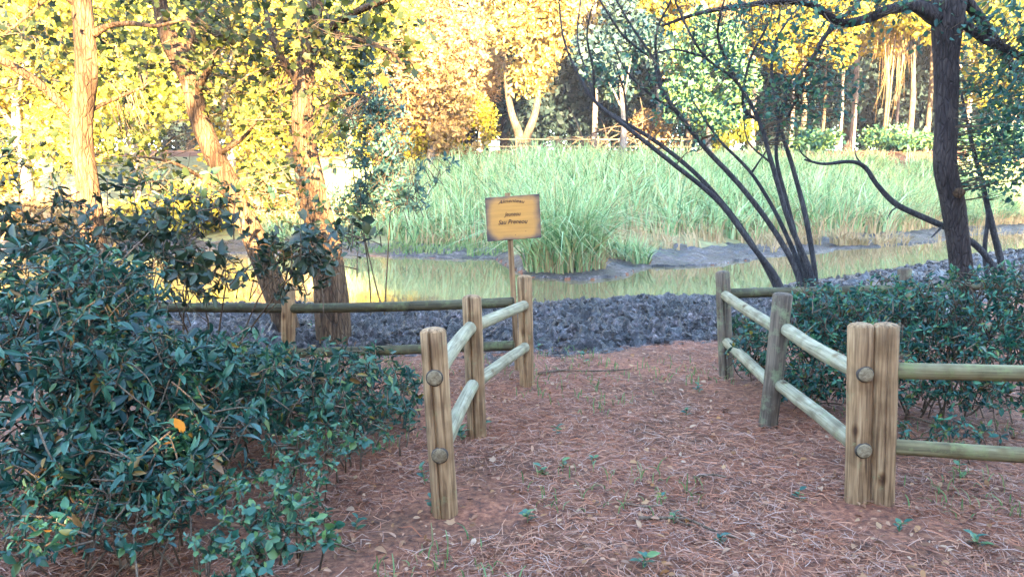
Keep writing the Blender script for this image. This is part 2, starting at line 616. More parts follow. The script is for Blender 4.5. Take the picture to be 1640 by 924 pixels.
# mud
m, nt, bs, out = new_mat('churned_mud')
n1 = noise(nt, 11, 8, rough=.75)
n2 = noise(nt, 45, 5, rough=.7)
a_ = ramp(nt, [(.38, .010, .008, .008), (.49, .026, .021, .022), (.565, .078, .065, .070), (.66, .28, .245, .255)], n1.outputs[0])  # palest stop paints sky highlights on the wet tops into the base colour
n3 = noise(nt, 1.4, 4)
b_ = ramp(nt, [(.36, .45, .42, .40), (.5, 1.0, .97, .95), (.64, 1.9, 1.8, 1.75)], n3.outputs[0])
mx = N(nt, "ShaderNodeMixRGB", blend_type='MULTIPLY'); mx.inputs[0].default_value = 1
nt.links.new(a_.outputs[0], mx.inputs[1]); nt.links.new(b_.outputs[0], mx.inputs[2])
nt.links.new(mx.outputs[0], bs.inputs['Base Color'])
r_ = ramp(nt, [(.35, .22, .22, .22), (.65, .55, .55, .55)], n1.outputs[0])
nt.links.new(r_.outputs[0], bs.inputs['Roughness'])
bs.inputs['Specular IOR Level'].default_value = .7
ad = N(nt, "ShaderNodeMath", operation='MULTIPLY_ADD'); ad.inputs[1].default_value = .5
nt.links.new(n2.outputs[0], ad.inputs[0]); nt.links.new(n1.outputs[0], ad.inputs[2])
bump(nt, bs, ad.outputs[0], 1.0, .07)
M['mud'] = m
# water
m, nt, bs, out = new_mat('murky_pond_water')
bs.inputs['Base Color'].default_value = (.19, .145, .07, 1)
bs.inputs['Roughness'].default_value = .04
bs.inputs['IOR'].default_value = 1.33
n1 = noise(nt, 2.2, 3, (1, .45, 1))
bump(nt, bs, n1.outputs[0], .035, .05)
M['water'] = m

# ------------------------------------------------------------------ ground sheet
def axis(a, b, fine, lo, hi, grow):
    xs = [a]
    x = a
    while x < b:
        x += fine
        xs.append(x)
    st = fine
    while x < hi:
        st *= grow
        x += st
        xs.append(x)
    st, x, left = fine, a, []
    while x > lo:
        st *= grow
        x -= st
        left.append(x)
    return np.array(left[::-1] + xs)


def sheet(xs, ys, zf):
    X, Y = np.meshgrid(xs, ys)
    Z = zf(X, Y)
    V = np.stack([X, Y, Z], -1).reshape(-1, 3)
    nx, ny = len(xs), len(ys)
    i = (np.arange(ny - 1)[:, None] * nx + np.arange(nx - 1)[None]).ravel()
    return V, np.stack([i, i + 1, i + nx + 1, i + nx], 1), X, Y


xs = axis(-3.6, 5.0, .05, -900, 900, 1.06)
ys = axis(2.0, 7.6, .05, -300, 1500, 1.05)
V, F, X, Y = sheet(xs, ys, height)
o = single('ground', V, F, M['litterground'], kind='structure')
o.data.materials.append(M['bankground'])
cx = V[F].mean(1)
_, ff = near_far(cx[:, 0])
o.data.polygons.foreach_set('material_index', ((cx[:, 1] > ff + 2.0) & (cx[:, 1] < 44.5)).astype(np.int32))


def mud_height(x, y):
    n, f = near_far(x)
    wob = (fbm(x * .8, y * .8, 3, 5) - .5) * .9
    edge = (fbm(x * 1.3, y * 1.3, 4, 21, .6) - .5) * 3.0
    d = n - y + wob
    e = y - f + wob
    mk = np.clip((5.5 + edge - d) / 1.3, 0, 1) * (e < 0) + np.clip((3.0 + edge - e) / .8, 0, 1) * (e >= 0)
    w1 = worley(x * 3.2, y * 3.2, 4)
    w2 = worley(x * 11.0, y * 11.0, 8)
    clod = (1 - np.clip(w1, 0, 1)) * .12 + (1 - np.clip(w2, 0, 1)) ** 1.5 * .10 + np.abs(fbm(x * 6, y * 6, 4, 33, .65) - .5) * .42
    calm = np.clip(np.minimum(np.abs(d), np.abs(e)) / 1.2, .5, 1)
    lump = np.where(d > 0, 1.0, .55)
    return height(x, y) + mk * (.004 + (clod - .06) * calm * lump * 1.0) - (1 - mk) * .10


def grid(x0, x1, y0, y1, st):
    V, F, X, Y = sheet(np.arange(x0, x1, st), np.arange(y0, y1, st), mud_height)
    c = V[F].mean(1)
    n, f = near_far(c[:, 0])
    k = ((n - c[:, 1] < 7) & (c[:, 1] < n + 1.2)) | ((c[:, 1] > f - 1.2) & (c[:, 1] - f < 5))
    return V, F[k]


single('mud_bank', *grid(-7, 6, 5.6, 14.6, .032), M['mud'], kind='structure')
V, F = grid(-26, 34, 5.6, 45, .13)
c = V[F].mean(1)
k = ~((c[:, 0] > -6.9) & (c[:, 0] < 5.9) & (c[:, 1] > 5.7) & (c[:, 1] < 14.5))
single('mud_bank', V, F[k], M['mud'], kind='structure')
V, F, X, Y = sheet(np.arange(-60, 60, 2.0), np.arange(10, 62, 2.0), lambda x, y: np.full_like(x, WATER_Z))
single('water', V, F, M['water'], kind='structure')

# loose clods thrown up over the mud
def clods(n):
    x = rng.random(n) * 26 - 8
    nn, ff_ = near_far(x)
    d = rng.random(n) ** .8 * 5.0
    y = nn - d
    k = (rng.random(n) < .35 + .9 * fbm(x * .9, y * .9, 3, 44)) & (y < 24)
    x, y = x[k], y[k]
    n = len(x)
    la = np.linspace(0, math.pi, 5)
    lo_ = np.linspace(0, 2 * math.pi, 7)[:-1]
    T, F_ = [], []
    for a in la:
        for b in lo_:
            T.append((math.sin(a + .001) * math.cos(b), math.sin(a + .001) * math.sin(b), math.cos(a)))
    for i in range(4):
        for k2 in range(6):
            F_.append((i * 6 + k2, (i + 1) * 6 + k2, (i + 1) * 6 + (k2 + 1) % 6, i * 6 + (k2 + 1) % 6))
    T, F_ = np.array(T), np.array(F_)
    sz = .010 + .034 * rng.random(n) ** 3
    V = T[None] * (1 + .7 * (rng.random((n, len(T), 1)) - .5)) * np.stack([sz * (.9 + .9 * rng.random(n)), sz * (.8 + .6 * rng.random(n)), sz * (.6 + .5 * rng.random(n))], 1)[:, None, :]
    a = rng.random(n) * 6.28
    V = np.stack([V[..., 0] * np.cos(a)[:, None] - V[..., 1] * np.sin(a)[:, None], V[..., 0] * np.sin(a)[:, None] + V[..., 1] * np.cos(a)[:, None], V[..., 2]], -1)
    V += np.stack([x, y, mud_height(x, y) + sz * .25], 1)[:, None, :]
    F2 = F_[None] + (np.arange(n) * len(T))[:, None, None]
    return V.reshape(-1, 3), F2.reshape(-1, 4)


single('mud_clods', *clods(14000), M['mud'], kind='stuff', smooth=False)

# ------------------------------------------------------------------ fences
def cyl_local(r, z0, z1, seg=22, rings=9, wob=.03, seed=0, crack=None, cham=.012, dome=.006):
    ang = list(np.linspace(0, 2 * math.pi, seg, endpoint=False))
    ci = None
    if crack:
        th, zc, dep = crack
        ang = [a for a in ang if abs(a - th) > .12] + [th - .05, th, th + .05]
        ang = sorted(ang)
        ci = ang.index(th)
    ang = np.array(ang)
    n = len(ang)
    zs = list(np.linspace(z0 + cham, z1 - cham, rings))
    prof = [(z0, .02 * r), (z0, r - cham)] + [(z, r) for z in zs] + [(z1, r - cham), (z1 + dome, r * .5), (z1 + dome * 1.2, .02 * r)]
    V = []
    for z, rr in prof:
        k = 1 + wob * (2 * vnoise(np.cos(ang) * 1.5 + seed * 3.1, np.sin(ang) * 1.5 + z * 1.4 + seed) - 1)
        k = k + .012 * (2 * vnoise(ang * 4 + seed, np.full(n, z * 9)) - 1)
        if ci is not None and rr > r * .4:
            f = min(1, max(0, (z - zc) / .15))
            k[ci] -= dep / r * f
        V.append(np.stack([np.cos(ang) * rr * k, np.sin(ang) * rr * k, np.full(n, z)], 1))
    V = np.vstack(V)
    F = []
    for i in range(len(prof) - 1):
        a = np.arange(n) + i * n
        b = (np.arange(n) + 1) % n + i * n
        F.append(np.stack([a, b, b + n, a + n], 1))
    return V, np.vstack(F)


def local_obj(name, V, F, mat, root, world_loc, zdir=None, smooth=True, kind=None):
    o = bpy.data.objects.new(name, mesh_np(name, V, F, mat, smooth))
    COL.objects.link(o)
    o.parent = root
    base = root.matrix_local.translation if root.parent is None else root.location
    o.location = Vector(world_loc) - Vector(root.location)
    if zdir is not None:
        o.rotation_euler = Vector(zdir).to_track_quat('Z', 'Y').to_euler()
    return o


def post(root, base, top, r, mat, seed, crack=None):
    base, top = Vector(base), Vector(top)
    ax = (top - base)
    V, F = cyl_local(r, -.12, ax.length, 26, 10, .035, seed, crack)
    return local_obj('post', V, F, mat, root, base, ax.normalized())


def rail(root, A, B, r, mat, seed):
    A, B = Vector(A), Vector(B)
    ax = B - A
    V, F = cyl_local(r, 0, ax.length, 18, 12, .06, seed, None, .006, .003)
    # slight natural bow
    t = V[:, 2] / ax.length
    V[:, 0] += np.sin(t * math.pi) * .012 * math.sin(seed * 2.3)
    V[:, 1] += np.sin(t * math.pi) * .010 * math.cos(seed * 1.7)
    return local_obj('rail', V, F, mat, root, A, ax.normalized())


def peg(po, root, centre, axis_):
    """visible round end of a rail let into a post: dark ring and disc, sub-parts of the post"""
    inv = (Matrix.Translation(root.location) @ po.matrix_basis).inverted()
    for nm, rr, z0, z1, mt in (('peg_ring', .0435, -.03, .005, M['hole']), ('rail_end', .0375, -.03, .014, M['endgrain'])):
        V, F = cyl_local(rr, z0, z1, 20, 3, .03, random.random() * 9, None, .003, .001)
        o = bpy.data.objects.new(nm, mesh_np(nm, V, F, mt))
        COL.objects.link(o)
        o.parent = po
        mw = Matrix.Translation(centre) @ Vector(axis_).to_track_quat('Z', 'Y').to_matrix().to_4x4()
        o.matrix_local = inv @ mw


def post_at(bx, by, tx, ty):
    b = G(bx, by)
    b.z = hz(b.x, b.y)
    return b, P(tx, ty, b.y)


# left gateway fence
LN, LNt = post_at(713, 822, 693, 527)
LM, LMt = post_at(764, 698, 755, 474)
LF, LFt = post_at(844, 618, 840, 442)
f = thing('post_and_rail_fence', 'short round timber fence running back along the left side of the path', 'fence', LN, 'post and rail fences by the path')
pn = post(f, LN, LNt, .066, M['post'], 1, (-math.pi / 2 + .05, .62, .014))
pm = post(f, LM, LMt, .063, M['post'], 2, (-math.pi / 2 - .35, .3, .010))
pf = post(f, LF, LFt, .061, M['post'], 3, (-math.pi / 2 + .2, .2, .010))
for k, (y0, y1, y2) in enumerate(((600, 522, 487), (722, 612, 553))):
    A = P(695 + 8 * k, y0, LN.y)
    B = P(758 + 10 * k, y1, LM.y)
    C = P(838 + 5 * k, y2, LF.y)
    A0 = LN.lerp(LNt, (A.z - LN.z) / (LNt.z - LN.z)); B0 = LM.lerp(LMt, (B.z - LM.z) / (LMt.z - LM.z)); C0 = LF.lerp(LFt, (C.z - LF.z) / (LFt.z - LF.z))
    B1 = B0 + Vector((-.012, -.075, 0))
    rail(f, A0, B1, .043, M['rail'], 3 + k)
    rail(f, B0 + Vector((.01, .0, 0)), C0 + Vector((-.01, -.075, 0)), .042, M['rail'], 6 + k)
    peg(pn, f, A0 + Vector((0, -.062, 0)), (0, -1, .02))

# right gateway fence
RN, RNt = post_at(1373, 802, 1379, 519)
RM, RMt = post_at(1230, 683, 1254, 470)
RF, RFt = post_at(1163, 605, 1157, 435)
f = thing('post_and_rail_fence', 'short round timber fence running back along the right side of the path', 'fence', RN, 'post and rail fences by the path')
pn = post(f, RN, RNt, .064, M['post'], 4)
post(f, RM, RMt, .064, M['postgrey'], 5)
post(f, RF, RFt, .062, M['postgrey'], 6, (-math.pi / 2, .3, .008))
for k, (y0, y1, y2) in enumerate(((595, 525, 472), (715, 613, 546))):
    A = P(1380, y0, RN.y); B = P(1258, y1, RM.y); C = P(1160, y2, RF.y)
    A0 = RN.lerp(RNt, (A.z - RN.z) / (RNt.z - RN.z)); B0 = RM.lerp(RMt, (B.z - RM.z) / (RMt.z - RM.z)); C0 = RF.lerp(RFt, (C.z - RF.z) / (RFt.z - RF.z))
    rail(f, A0, B0 + Vector((.03, -.07, 0)), .044, M['rail'], 9 + k)
    rail(f, B0 + Vector((-.02, 0, 0)), C0 + Vector((.004, -.03, 0)), .042, M['rail'], 12 + k)
    peg(pn, f, A0 + Vector((0, -.060, 0)), (0, -1, .02))

# right front fence
QN, QNt = post_at(1411, 803, 1419, 519)
f = thing('post_and_rail_fence', 'timber fence facing the camera in front of the dense green shrub', 'fence', QN, 'post and rail fences by the path')
post(f, QN, QNt, .066, M['post'], 8, (-math.pi / 2 + .5, .1, .008))
q2 = Vector((4.6, QN.y - .12, 0)); q2.z = hz(q2.x, q2.y)
post(f, q2, q2 + Vector((0, 0, .95)), .064, M['post'], 9)
for k, yy in enumerate((593, 714)):
    A = P(1419, yy, QN.y)
    B = P(1640, yy + (7 if k == 0 else 13), QN.y - .05)
    rail(f, A, A + (B - A) * (4.6 - A.x) / (B.x - A.x), .041, M['railolive'], 15 + k)

# left rear fence along the pond
f = thing('post_and_rail_fence', 'dark weathered fence along the near pond bank left of the path', 'fence', G(462, 590), 'post and rail fences by the path')
b = P(462, 598, 6.55); b.z = hz(b.x, b.y)
post(f, b, P(462, 458, 6.55), .060, M['post'], 10)
b2 = P(150, 600, 6.7); b2.z = hz(b2.x, b2.y)
post(f, b2, b2 + Vector((0, 0, .95)), .06, M['postgrey'], 12)
for k, (ya, yb, yc) in enumerate(((484, 494, 494), (553, 566, 572))):
    A = P(836, ya, LF.y + .02); B = P(462, yb, 6.55); C = P(150, yc, 6.7)
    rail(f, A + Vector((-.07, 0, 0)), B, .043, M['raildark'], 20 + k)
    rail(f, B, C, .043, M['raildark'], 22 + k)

# right rear fence
b = P(1449, 560, 7.1); b.z = hz(b.x, b.y)
f = thing('post_and_rail_fence', 'fence behind the dense green shrub with a moss topped post', 'fence', b, 'post and rail fences by the path')
pp = post(f, b, P(1449, 430, 7.1), .062, M['postgrey'], 14)
b2 = P(1720, 560, 7.7); b2.z = hz(b2.x, b2.y)
post(f, b2, b2 + Vector((0, 0, .95)), .06, M['postgrey'], 15)
for ya, yb, yc in ((470, 463, 456), (545, 534, 522)):
    A = P(1166, ya, RF.y); B = P(1449, yb, 7.1); C = P(1720, yc, 7.7)
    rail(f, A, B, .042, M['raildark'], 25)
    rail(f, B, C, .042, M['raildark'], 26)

# far fence beyond the reeds
f = thing('post_and_rail_fence', 'sunlit distant timber fence at the foot of the wood beyond the reeds', 'fence', P(960, 240, 46))
tops = []
for i, px in enumerate((760, 827, 893, 958, 1025, 1092, 1160)):
    t = P(px, 219, 46); bz = hz(t.x, 46)
    post(f, (t.x, 46, min(bz, t.z - .9)), t, .065, M['postgrey'], 30 + i)
    tops.append(t)
for i in range(6):
    for dz in (.18, .62):
        rail(f, tops[i] - Vector((0, 0.05, dz)), tops[i + 1] - Vector((0, 0.05, dz)), .05, M['postgrey'], 40 + i)

# ------------------------------------------------------------------ sign
def box(c, sx, sy, sz, bev=.004):
    x, y, z = sx / 2, sy / 2, sz / 2
    V = []
    prof = [(-y, -bev), (-y + bev, 0), (y - bev, 0), (y, -bev)]
    for yy, d in prof:
        V += [(-x - d if False else -(x + d), yy, -(z + d)), (x + d, yy, -(z + d)), (x + d, yy, z + d), (-(x + d), yy, z + d)]
    F = [(0, 1, 2, 3)]
    for i in range(3):
        for k in range(4):
            a, b2_ = i * 4 + k, i * 4 + (k + 1) % 4
            F.append((b2_, a, a + 4, b2_ + 4))
    F.append((15, 14, 13, 12))
    return np.array(V, float) + np.array(c), np.array(F)


SY = 6.62
sb = P(829, 596, SY); sb.z = hz(sb.x, sb.y)
stp = P(813, 309, SY)
m, nt, bs, out = new_mat('scorched_sign_board')
tc = N(nt, "ShaderNodeTexCoord")
sep = N(nt, "ShaderNodeSeparateXYZ")
nt.links.new(tc.outputs['Generated'], sep.inputs[0])


def edge(o_):
    s1 = N(nt, "ShaderNodeMath", operation='SUBTRACT'); s1.inputs[1].default_value = .5; nt.links.new(o_, s1.inputs[0])
    s2 = N(nt, "ShaderNodeMath", operation='ABSOLUTE'); nt.links.new(s1.outputs[0], s2.inputs[0])
    s3 = N(nt, "ShaderNodeMath", operation='POWER'); s3.inputs[1].default_value = 5; nt.links.new(s2.outputs[0], s3.inputs[0])
    return s3.outputs[0]


ad = N(nt, "ShaderNodeMath", operation='ADD')
nt.links.new(edge(sep.outputs[0]), ad.inputs[0]); nt.links.new(edge(sep.outputs[2]), ad.inputs[1])
n1 = noise(nt, 9, 4)
ml = N(nt, "ShaderNodeMath", operation='MULTIPLY'); nt.links.new(ad.outputs[0], ml.inputs[0]); nt.links.new(n1.outputs[0], ml.inputs[1])
rr = ramp(nt, [(.0, .52, .25, .052), (.0045, .48, .235, .058), (.0105, .22, .125, .065), (.020, .06, .043, .045)], ml.outputs[0])
n2 = noise(nt, 40, 4, (.08, 1, 1))
r2 = ramp(nt, [(.3, .85, .85, .85), (.7, 1.1, 1.1, 1.1)], n2.outputs[0])
mm = N(nt, "ShaderNodeMixRGB", blend_type='MULTIPLY'); mm.inputs[0].default_value = 1
nt.links.new(rr.outputs[0], mm.inputs[1]); nt.links.new(r2.outputs[0], mm.inputs[2])
nt.links.new(mm.outputs[0], bs.inputs['Base Color'])
bs.inputs['Roughness'].default_value = .7
M['board'] = m
M['ink'] = flat_mat('burnt_lettering', (.045, .022, .012))
sg = thing('signpost', 'small wooden sign with scorched edges and burnt lettering on a post by the pond', 'sign', sb)
ax = stp - sb
V, F = box((0, 0, ax.length / 2 - .06), .085, .05, ax.length + .12, .005)
local_obj('post', V, F, M['post'], sg, sb, ax.normalized(), False)
bc = P(822, 349, SY - .045)
bw, bh = 86 / FPX * SY, 69 / FPX * SY
V, F = box((0, 0, 0), bw, .024, bh, .004)
# rough hand sawn outline
V[:, 2] += .006 * np.sin(V[:, 0] * 31)
bo = local_obj('board', V, F, M['board'], sg, bc, None, False)
bo.rotation_euler = (0, R(-3.0), 0)
for txt, dx, dz, hgt, wid, arch in (('Almenteau', -.012, .118, .030, .235, .02), ('Jeuneou', -.005, .018, .036, .150, 0), ('Sau Preneou', -.008, -.055, .040, .260, .004)):
    cu = bpy.data.curves.new('lettering', 'FONT')
    cu.body = txt
    cu.size = 1
    cu.shear = .35
    cu.align_x = 'CENTER'
    cu.extrude = .02
    cu.offset = .012
    tmp = bpy.data.objects.new('lettering', cu)
    COL.objects.link(tmp)
    bpy.context.view_layer.update()
    me = bpy.data.meshes.new_from_object(tmp.evaluated_get(bpy.context.evaluated_depsgraph_get()))
    bpy.data.objects.remove(tmp)
    n = len(me.vertices)
    co = np.zeros(n * 3)
    me.vertices.foreach_get('co', co)
    co = co.reshape(-1, 3)
    wx = co[:, 0].max() - co[:, 0].min()
    x = co[:, 0] / wx * wid
    z = co[:, 1] * hgt / .72 + arch * np.cos(x / wid * 2.6)
    nc = np.stack([x, -co[:, 2] * .04, z], 1)
    me.vertices.foreach_set('co', nc.ravel())
    me.update()
    me.name = 'lettering'
    me.materials.clear()
    me.materials.append(M['ink'])
    lo = bpy.data.objects.new('lettering', me)
    COL.objects.link(lo)
    lo.parent = bo
    lo.location = (dx, -.0135, dz)
for dx, dz in ((.105, -.135 + .012), (.012, -.15)):
    V, F = cyl_local(.0035, 0, .004, 10, 2, 0, 1, None, .001, .001)
    no = bpy.data.objects.new('nail', mesh_np('nail', V, F, M['hole']))
    COL.objects.link(no)
    no.parent = bo
    no.location = (dx, -.012, dz)
    no.rotation_euler = (R(90), 0, 0)

# ------------------------------------------------------------------ near trees
def px_path(pts, Y, dY=0.0):
    n = len(pts)
    return [P(x, y, Y + dY * i / max(1, n - 1)) for i, (x, y) in enumerate(pts)]


def limb(root, name, pts, wpx, Y, mat, dY=0.0, seg=8, wob=.08, seed=0):
    path = px_path(pts, Y, dY)
    rad = [wp / FPX * p.y / 2 for wp, p in zip(wpx, path)]
    p, r = smooth_path(path, rad, max(8, len(pts) * 5))
    V, F = tube(p, r, seg, wob, seed)
    part(name, V, F, mat, root)
    return p


def leaf_blob(lv, twigs, limbs, px, py, rx, ry, Y, dY, n, k, L, wr, up=.2, twig_share=.85):
    """n sprigs of k leaves inside an ellipsoid given by its place in view; twigs reach to the nearest limb point"""
    c = P(px, py, Y)
    sx, sz = rx / FPX * Y, ry / FPX * Y
    pts = rvec(n) * (rng.random((n, 1)) ** .45) * np.array([sx, dY, sz]) + np.array(c)
    allp = np.vstack(limbs) if limbs else None
    for q in pts:
        if allp is not None:
            j = np.argmin(((allp - q) ** 2).sum(1))
            src = allp[j]
            d = q - src
            dl = np.linalg.norm(d) + 1e-6
            d = d / dl
            if rng.random() < twig_share and dl < .75:
                mid = (src + q) / 2 + rng.normal(size=3) * .06 * dl
                p, r = smooth_path([src, mid, q], [.008, .005, .002], 6)
                twigs.append(tube(p, r, 4))
            elif dl >= .75:
                p, r = smooth_path([q - nrmz(d + rng.normal(size=3) * .5) * .3, q - d * .12 + rng.normal(size=3) * .03, q], [.004, .003, .0015], 4)
                twigs.append(tube(p, r, 4))
        else:
            d = nrmz(rng.normal(size=3))
        kk = max(1, int(k * (.6 + .8 * rng.random())))
        dirs = nrmz(d * .5 + rng.normal(size=(kk, 3)) * .8 + np.array([0, 0, -.15]))
        pos = q + rng.normal(size=(kk, 3)) * L * .75
        nr = nrmz(rng.normal(size=(kk, 3)) * .8 + np.array([0, -.35, up + .5]))
        ll = L * (.55 + .75 * rng.random(kk))
        lv.add(pos, dirs, nr, ll, ll * wr * (.85 + .3 * rng.random(kk)))


def near_tree(name, label, cat, base, Y, trunk, tw, branches, blobs, bark, leafmat, tmpl, indiv=0, big=None, seg=16, leafname='leaf', k=6):
    rt = thing(name, label, cat, base)
    limbs = [limb(rt, 'trunk', trunk, tw, Y, bark, 0, seg, .10, hash(label) % 50)]
    for i, (pts, wp, dY) in enumerate(branches):
        limbs.append(limb(rt, 'branch', pts, wp, Y, bark, dY, 8, .10, i))
    if blobs:
        lv, tg = Leaves(), []
        for bl in blobs:
            leaf_blob(lv, tg, limbs, *bl)
        lv.build(rt, leafmat, tmpl, 'crown', indiv, big, leafname)
        if tg:
            part('twigs', *join(tg), M['twig'], rt, kind='stuff')
    return rt


# trunk 3 (thick, ivy-free, shaded foot, sunlit middle)
base = P(535, 548, 8.0); base.z = hz(base.x, base.y)
near_tree('broadleaf_tree', 'thick tree with sunlit orange bark and a dark foot behind the pond fence', 'tree', base, 8.0,
          [(537, 590), (535, 545), (528, 470), (520, 400), (505, 330), (490, 250), (484, 180), (490, 110), (500, 50), (508, -20), (512, -120)],
          [72, 58, 54, 50, 46, 38, 31, 28, 26, 23, 20],
          [([(492, 80), (530, 45), (570, 20), (620, 0), (680, -20)], [16, 14, 11, 9, 6], -.8),
           ([(488, 150), (450, 90), (430, 40), (420, -20)], [14, 11, 9, 7], .6),
           ([(500, 40), (560, 60), (620, 80), (650, 110)], [9, 7, 5, 3], -1.0),
           ([(486, 200), (520, 170), (560, 150), (590, 160)], [8, 6, 4, 3], -.6)],
          [(480, 50, 170, 80, 8.6, 1.2, 90, 7, .105, .85), (585, 60, 80, 70, 7.6, .8, 40, 6, .11, .9), (440, 180, 70, 90, 8.5, .9, 52, 6, .09, .85),
           (540, 200, 40, 60, 7.6, .5, 12, 5, .09, .85), (440, 290, 60, 60, 7.8, .5, 22, 5, .085, .85), (500, 110, 50, 70, 7.4, .3, 16, 5, .085, .85), (490, 230, 40, 40, 7.3, .3, 10, 5, .08, .85), (505, 40, 80, 40, 6.9, .3, 18, 5, .09, .85)],
          M['bark_warm'], M['plane'], LOBED, 150, LOBED)
base = P(170, 560, 7.8); base.z = hz(base.x, base.y)
near_tree('broadleaf_tree', 'straight slender tree with a bright sunlit band on its trunk above the laurel', 'tree', base, 7.8,
          [(185, 590), (172, 480), (152, 390), (143, 310), (130, 210), (139, 120), (136, 50), (130, -20), (126, -110)],
          [50, 42, 36, 33, 32, 31, 30, 28, 26],
          [([(150, 55), (175, 42), (210, 38), (250, 42), (300, 30)], [14, 9, 8, 6, 4], -.4),
           ([(128, 200), (90, 160), (50, 125), (0, 95), (-40, 80)], [12, 12, 13, 14, 14], -.7),
           ([(140, 180), (180, 160), (230, 140)], [8, 6, 4], .5),
           ([(134, 20), (90, -10), (40, 30), (0, 60)], [9, 7, 5, 4], -.6)],
          [(50, 70, 120, 100, 8.9, 1.0, 80, 6, .10, .8), (30, 240, 100, 80, 8.6, .9, 48, 6, .09, .8), (230, 90, 80, 100, 8.8, 1.0, 64, 6, .10, .8), (210, 230, 70, 60, 8.6, .7, 34, 5, .09, .8), (20, 30, 80, 60, 7.2, .4, 16, 6, .10, .8)],
          M['bark_warm'], M['plane'], LOBED, 100, LOBED)
base = P(458, 560, 8.4); base.z = hz(base.x, base.y)
near_tree('broadleaf_tree', 'leaning forked tree slanting up between the two sunlit trunks', 'tree', base, 8.4,
          [(470, 580), (455, 510), (430, 440), (402, 370), (370, 300), (340, 240), (318, 185), (305, 135), (275, 75), (258, 20), (250, -60)],
          [50, 42, 38, 36, 33, 31, 28, 26, 28, 22, 18],
          [([(285, 90), (302, 65), (312, 40), (330, 0), (345, -50)], [20, 15, 12, 11, 9], .5),
           ([(312, 150), (335, 110), (345, 85), (370, 50)], [13, 10, 8, 6], -.5),
           ([(345, 250), (390, 220), (420, 180)], [9, 7, 4], -.6),
           ([(385, 330), (330, 290), (280, 262), (220, 250)], [8, 6, 5, 3], -.9)],
          [(330, 40, 110, 70, 9.0, 1.0, 70, 6, .10, .85), (390, 130, 80, 80, 8.9, .9, 56, 6, .095, .85), (240, 270, 70, 60, 8.6, .8, 34, 5, .085, .85), (410, 300, 50, 70, 8.8, .6, 26, 5, .085, .85), (320, 40, 80, 60, 7.8, .4, 30, 6, .09, .85), (290, 110, 70, 60, 7.6, .4, 8, 6, .08, .85)],
          M['bark_warm'], M['plane'], LOBED, 80, LOBED)

# right dark tree
base = P(1543, 520, 9.0); base.z = hz(base.x, base.y)
near_tree('dark_tree', 'stout dark trunk with a sawn knot standing behind the green shrub', 'tree', base, 9.0,
          [(1546, 540), (1543, 460), (1537, 400), (1527, 330), (1513, 265), (1515, 180), (1516, 100), (1520, 30), (1528, -60)],
          [44, 34, 33, 37, 35, 33, 34, 46, 62],
          [([(1500, 30), (1470, 12), (1430, 14), (1390, 30), (1345, 36), (1300, 8), (1250, 3), (1190, 10), (1120, 22), (1060, 42)], [26, 20, 17, 15, 13, 11, 9, 8, 6, 4], -.8),
           ([(1345, 36), (1320, 60), (1300, 100), (1285, 140), (1260, 190)], [8, 8, 7, 5, 4], -.6),
           ([(1535, 30), (1575, 62), (1605, 75), (1650, 98), (1700, 110)], [16, 13, 12, 11, 10], -.5),
           ([(1540, -10), (1590, 60), (1620, 105), (1660, 150)], [18, 15, 13, 12], .6),
           ([(1510, 60), (1495, 20), (1470, -10), (1440, -40)], [14, 12, 9, 7], .5),
           ([(1340, 35), (1370, 10), (1390, -20)], [7, 6, 4], .3)],
          [(1600, 40, 100, 70, 8.8, 1.2, 90, 7, .085, .55), (1605, 170, 60, 100, 8.8, .9, 150, 8, .075, .55), (1600, 270, 50, 40, 8.8, .7, 50, 8, .075, .55), (1420, 10, 120, 36, 8.6, 1.0, 50, 7, .075, .55), (1240, 40, 110, 60, 8.4, .9, 70, 7, .07, .55), (1300, 140, 60, 60, 8.3, .6, 40, 7, .07, .55)],
          M['bark_dark'], M['teal'], FOLD, 60, LANCE)
kr = [o for o in COL.objects if o.name.startswith('dark_tree')][0]
V, F = tube([P(1536, 309, 8.84), P(1538, 309, 8.78)], [.062, .055], 14, .1)
part('knot', V, F, M['bark_warm'], kr, label='round sawn knot on the dark trunk')

# bent sapling
base = P(1602, 470, 9.3); base.z = hz(base.x, base.y)
near_tree('bent_sapling', 'bare sapling arching left past the dark trunk over the water', 'sapling', base, 9.3,
          [(1625, 520), (1603, 450), (1565, 395), (1510, 362), (1440, 330), (1408, 300), (1385, 268), (1360, 259), (1320, 263), (1288, 256)],
          [11, 10, 10, 10, 9, 8, 7, 6, 4.5, 3],
          [([(1300, 259), (1284, 246), (1278, 232)], [3, 2.4, 1.5], -.1), ([(1385, 268), (1372, 252), (1368, 236)], [3, 2.2, 1.2], .1), ([(1440, 330), (1428, 338), (1420, 352)], [3, 2.2, 1.2], -.1), ([(1510, 362), (1500, 372), (1492, 380)], [4, 3, 2], -.2)], None, M['bark_slim'], None, None, seg=10)
base = P(1606, 470, 9.6); base.z = hz(base.x, base.y)
near_tree('slim_sapling', 'thin forked sapling with blue green leaves right of the dark trunk', 'sapling', base, 9.6,
          [(1608, 500), (1608, 445), (1592, 375), (1577, 310), (1562, 250), (1550, 200), (1540, 150)], [12, 11, 10, 8, 6, 5, 4],
          [([(1582, 445), (1577, 400), (1582, 350), (1578, 315)], [8, 7, 6, 6], .0), ([(1565, 260), (1600, 220), (1630, 180)], [4, 3, 2], .3)],
          [(1600, 250, 50, 70, 9.5, .6, 60, 7, .075, .6), (1630, 140, 50, 60, 9.5, .6, 50, 7, .075, .6)], M['bark_slim'], M['teal'], FOLD, 20, LANCE, seg=10)

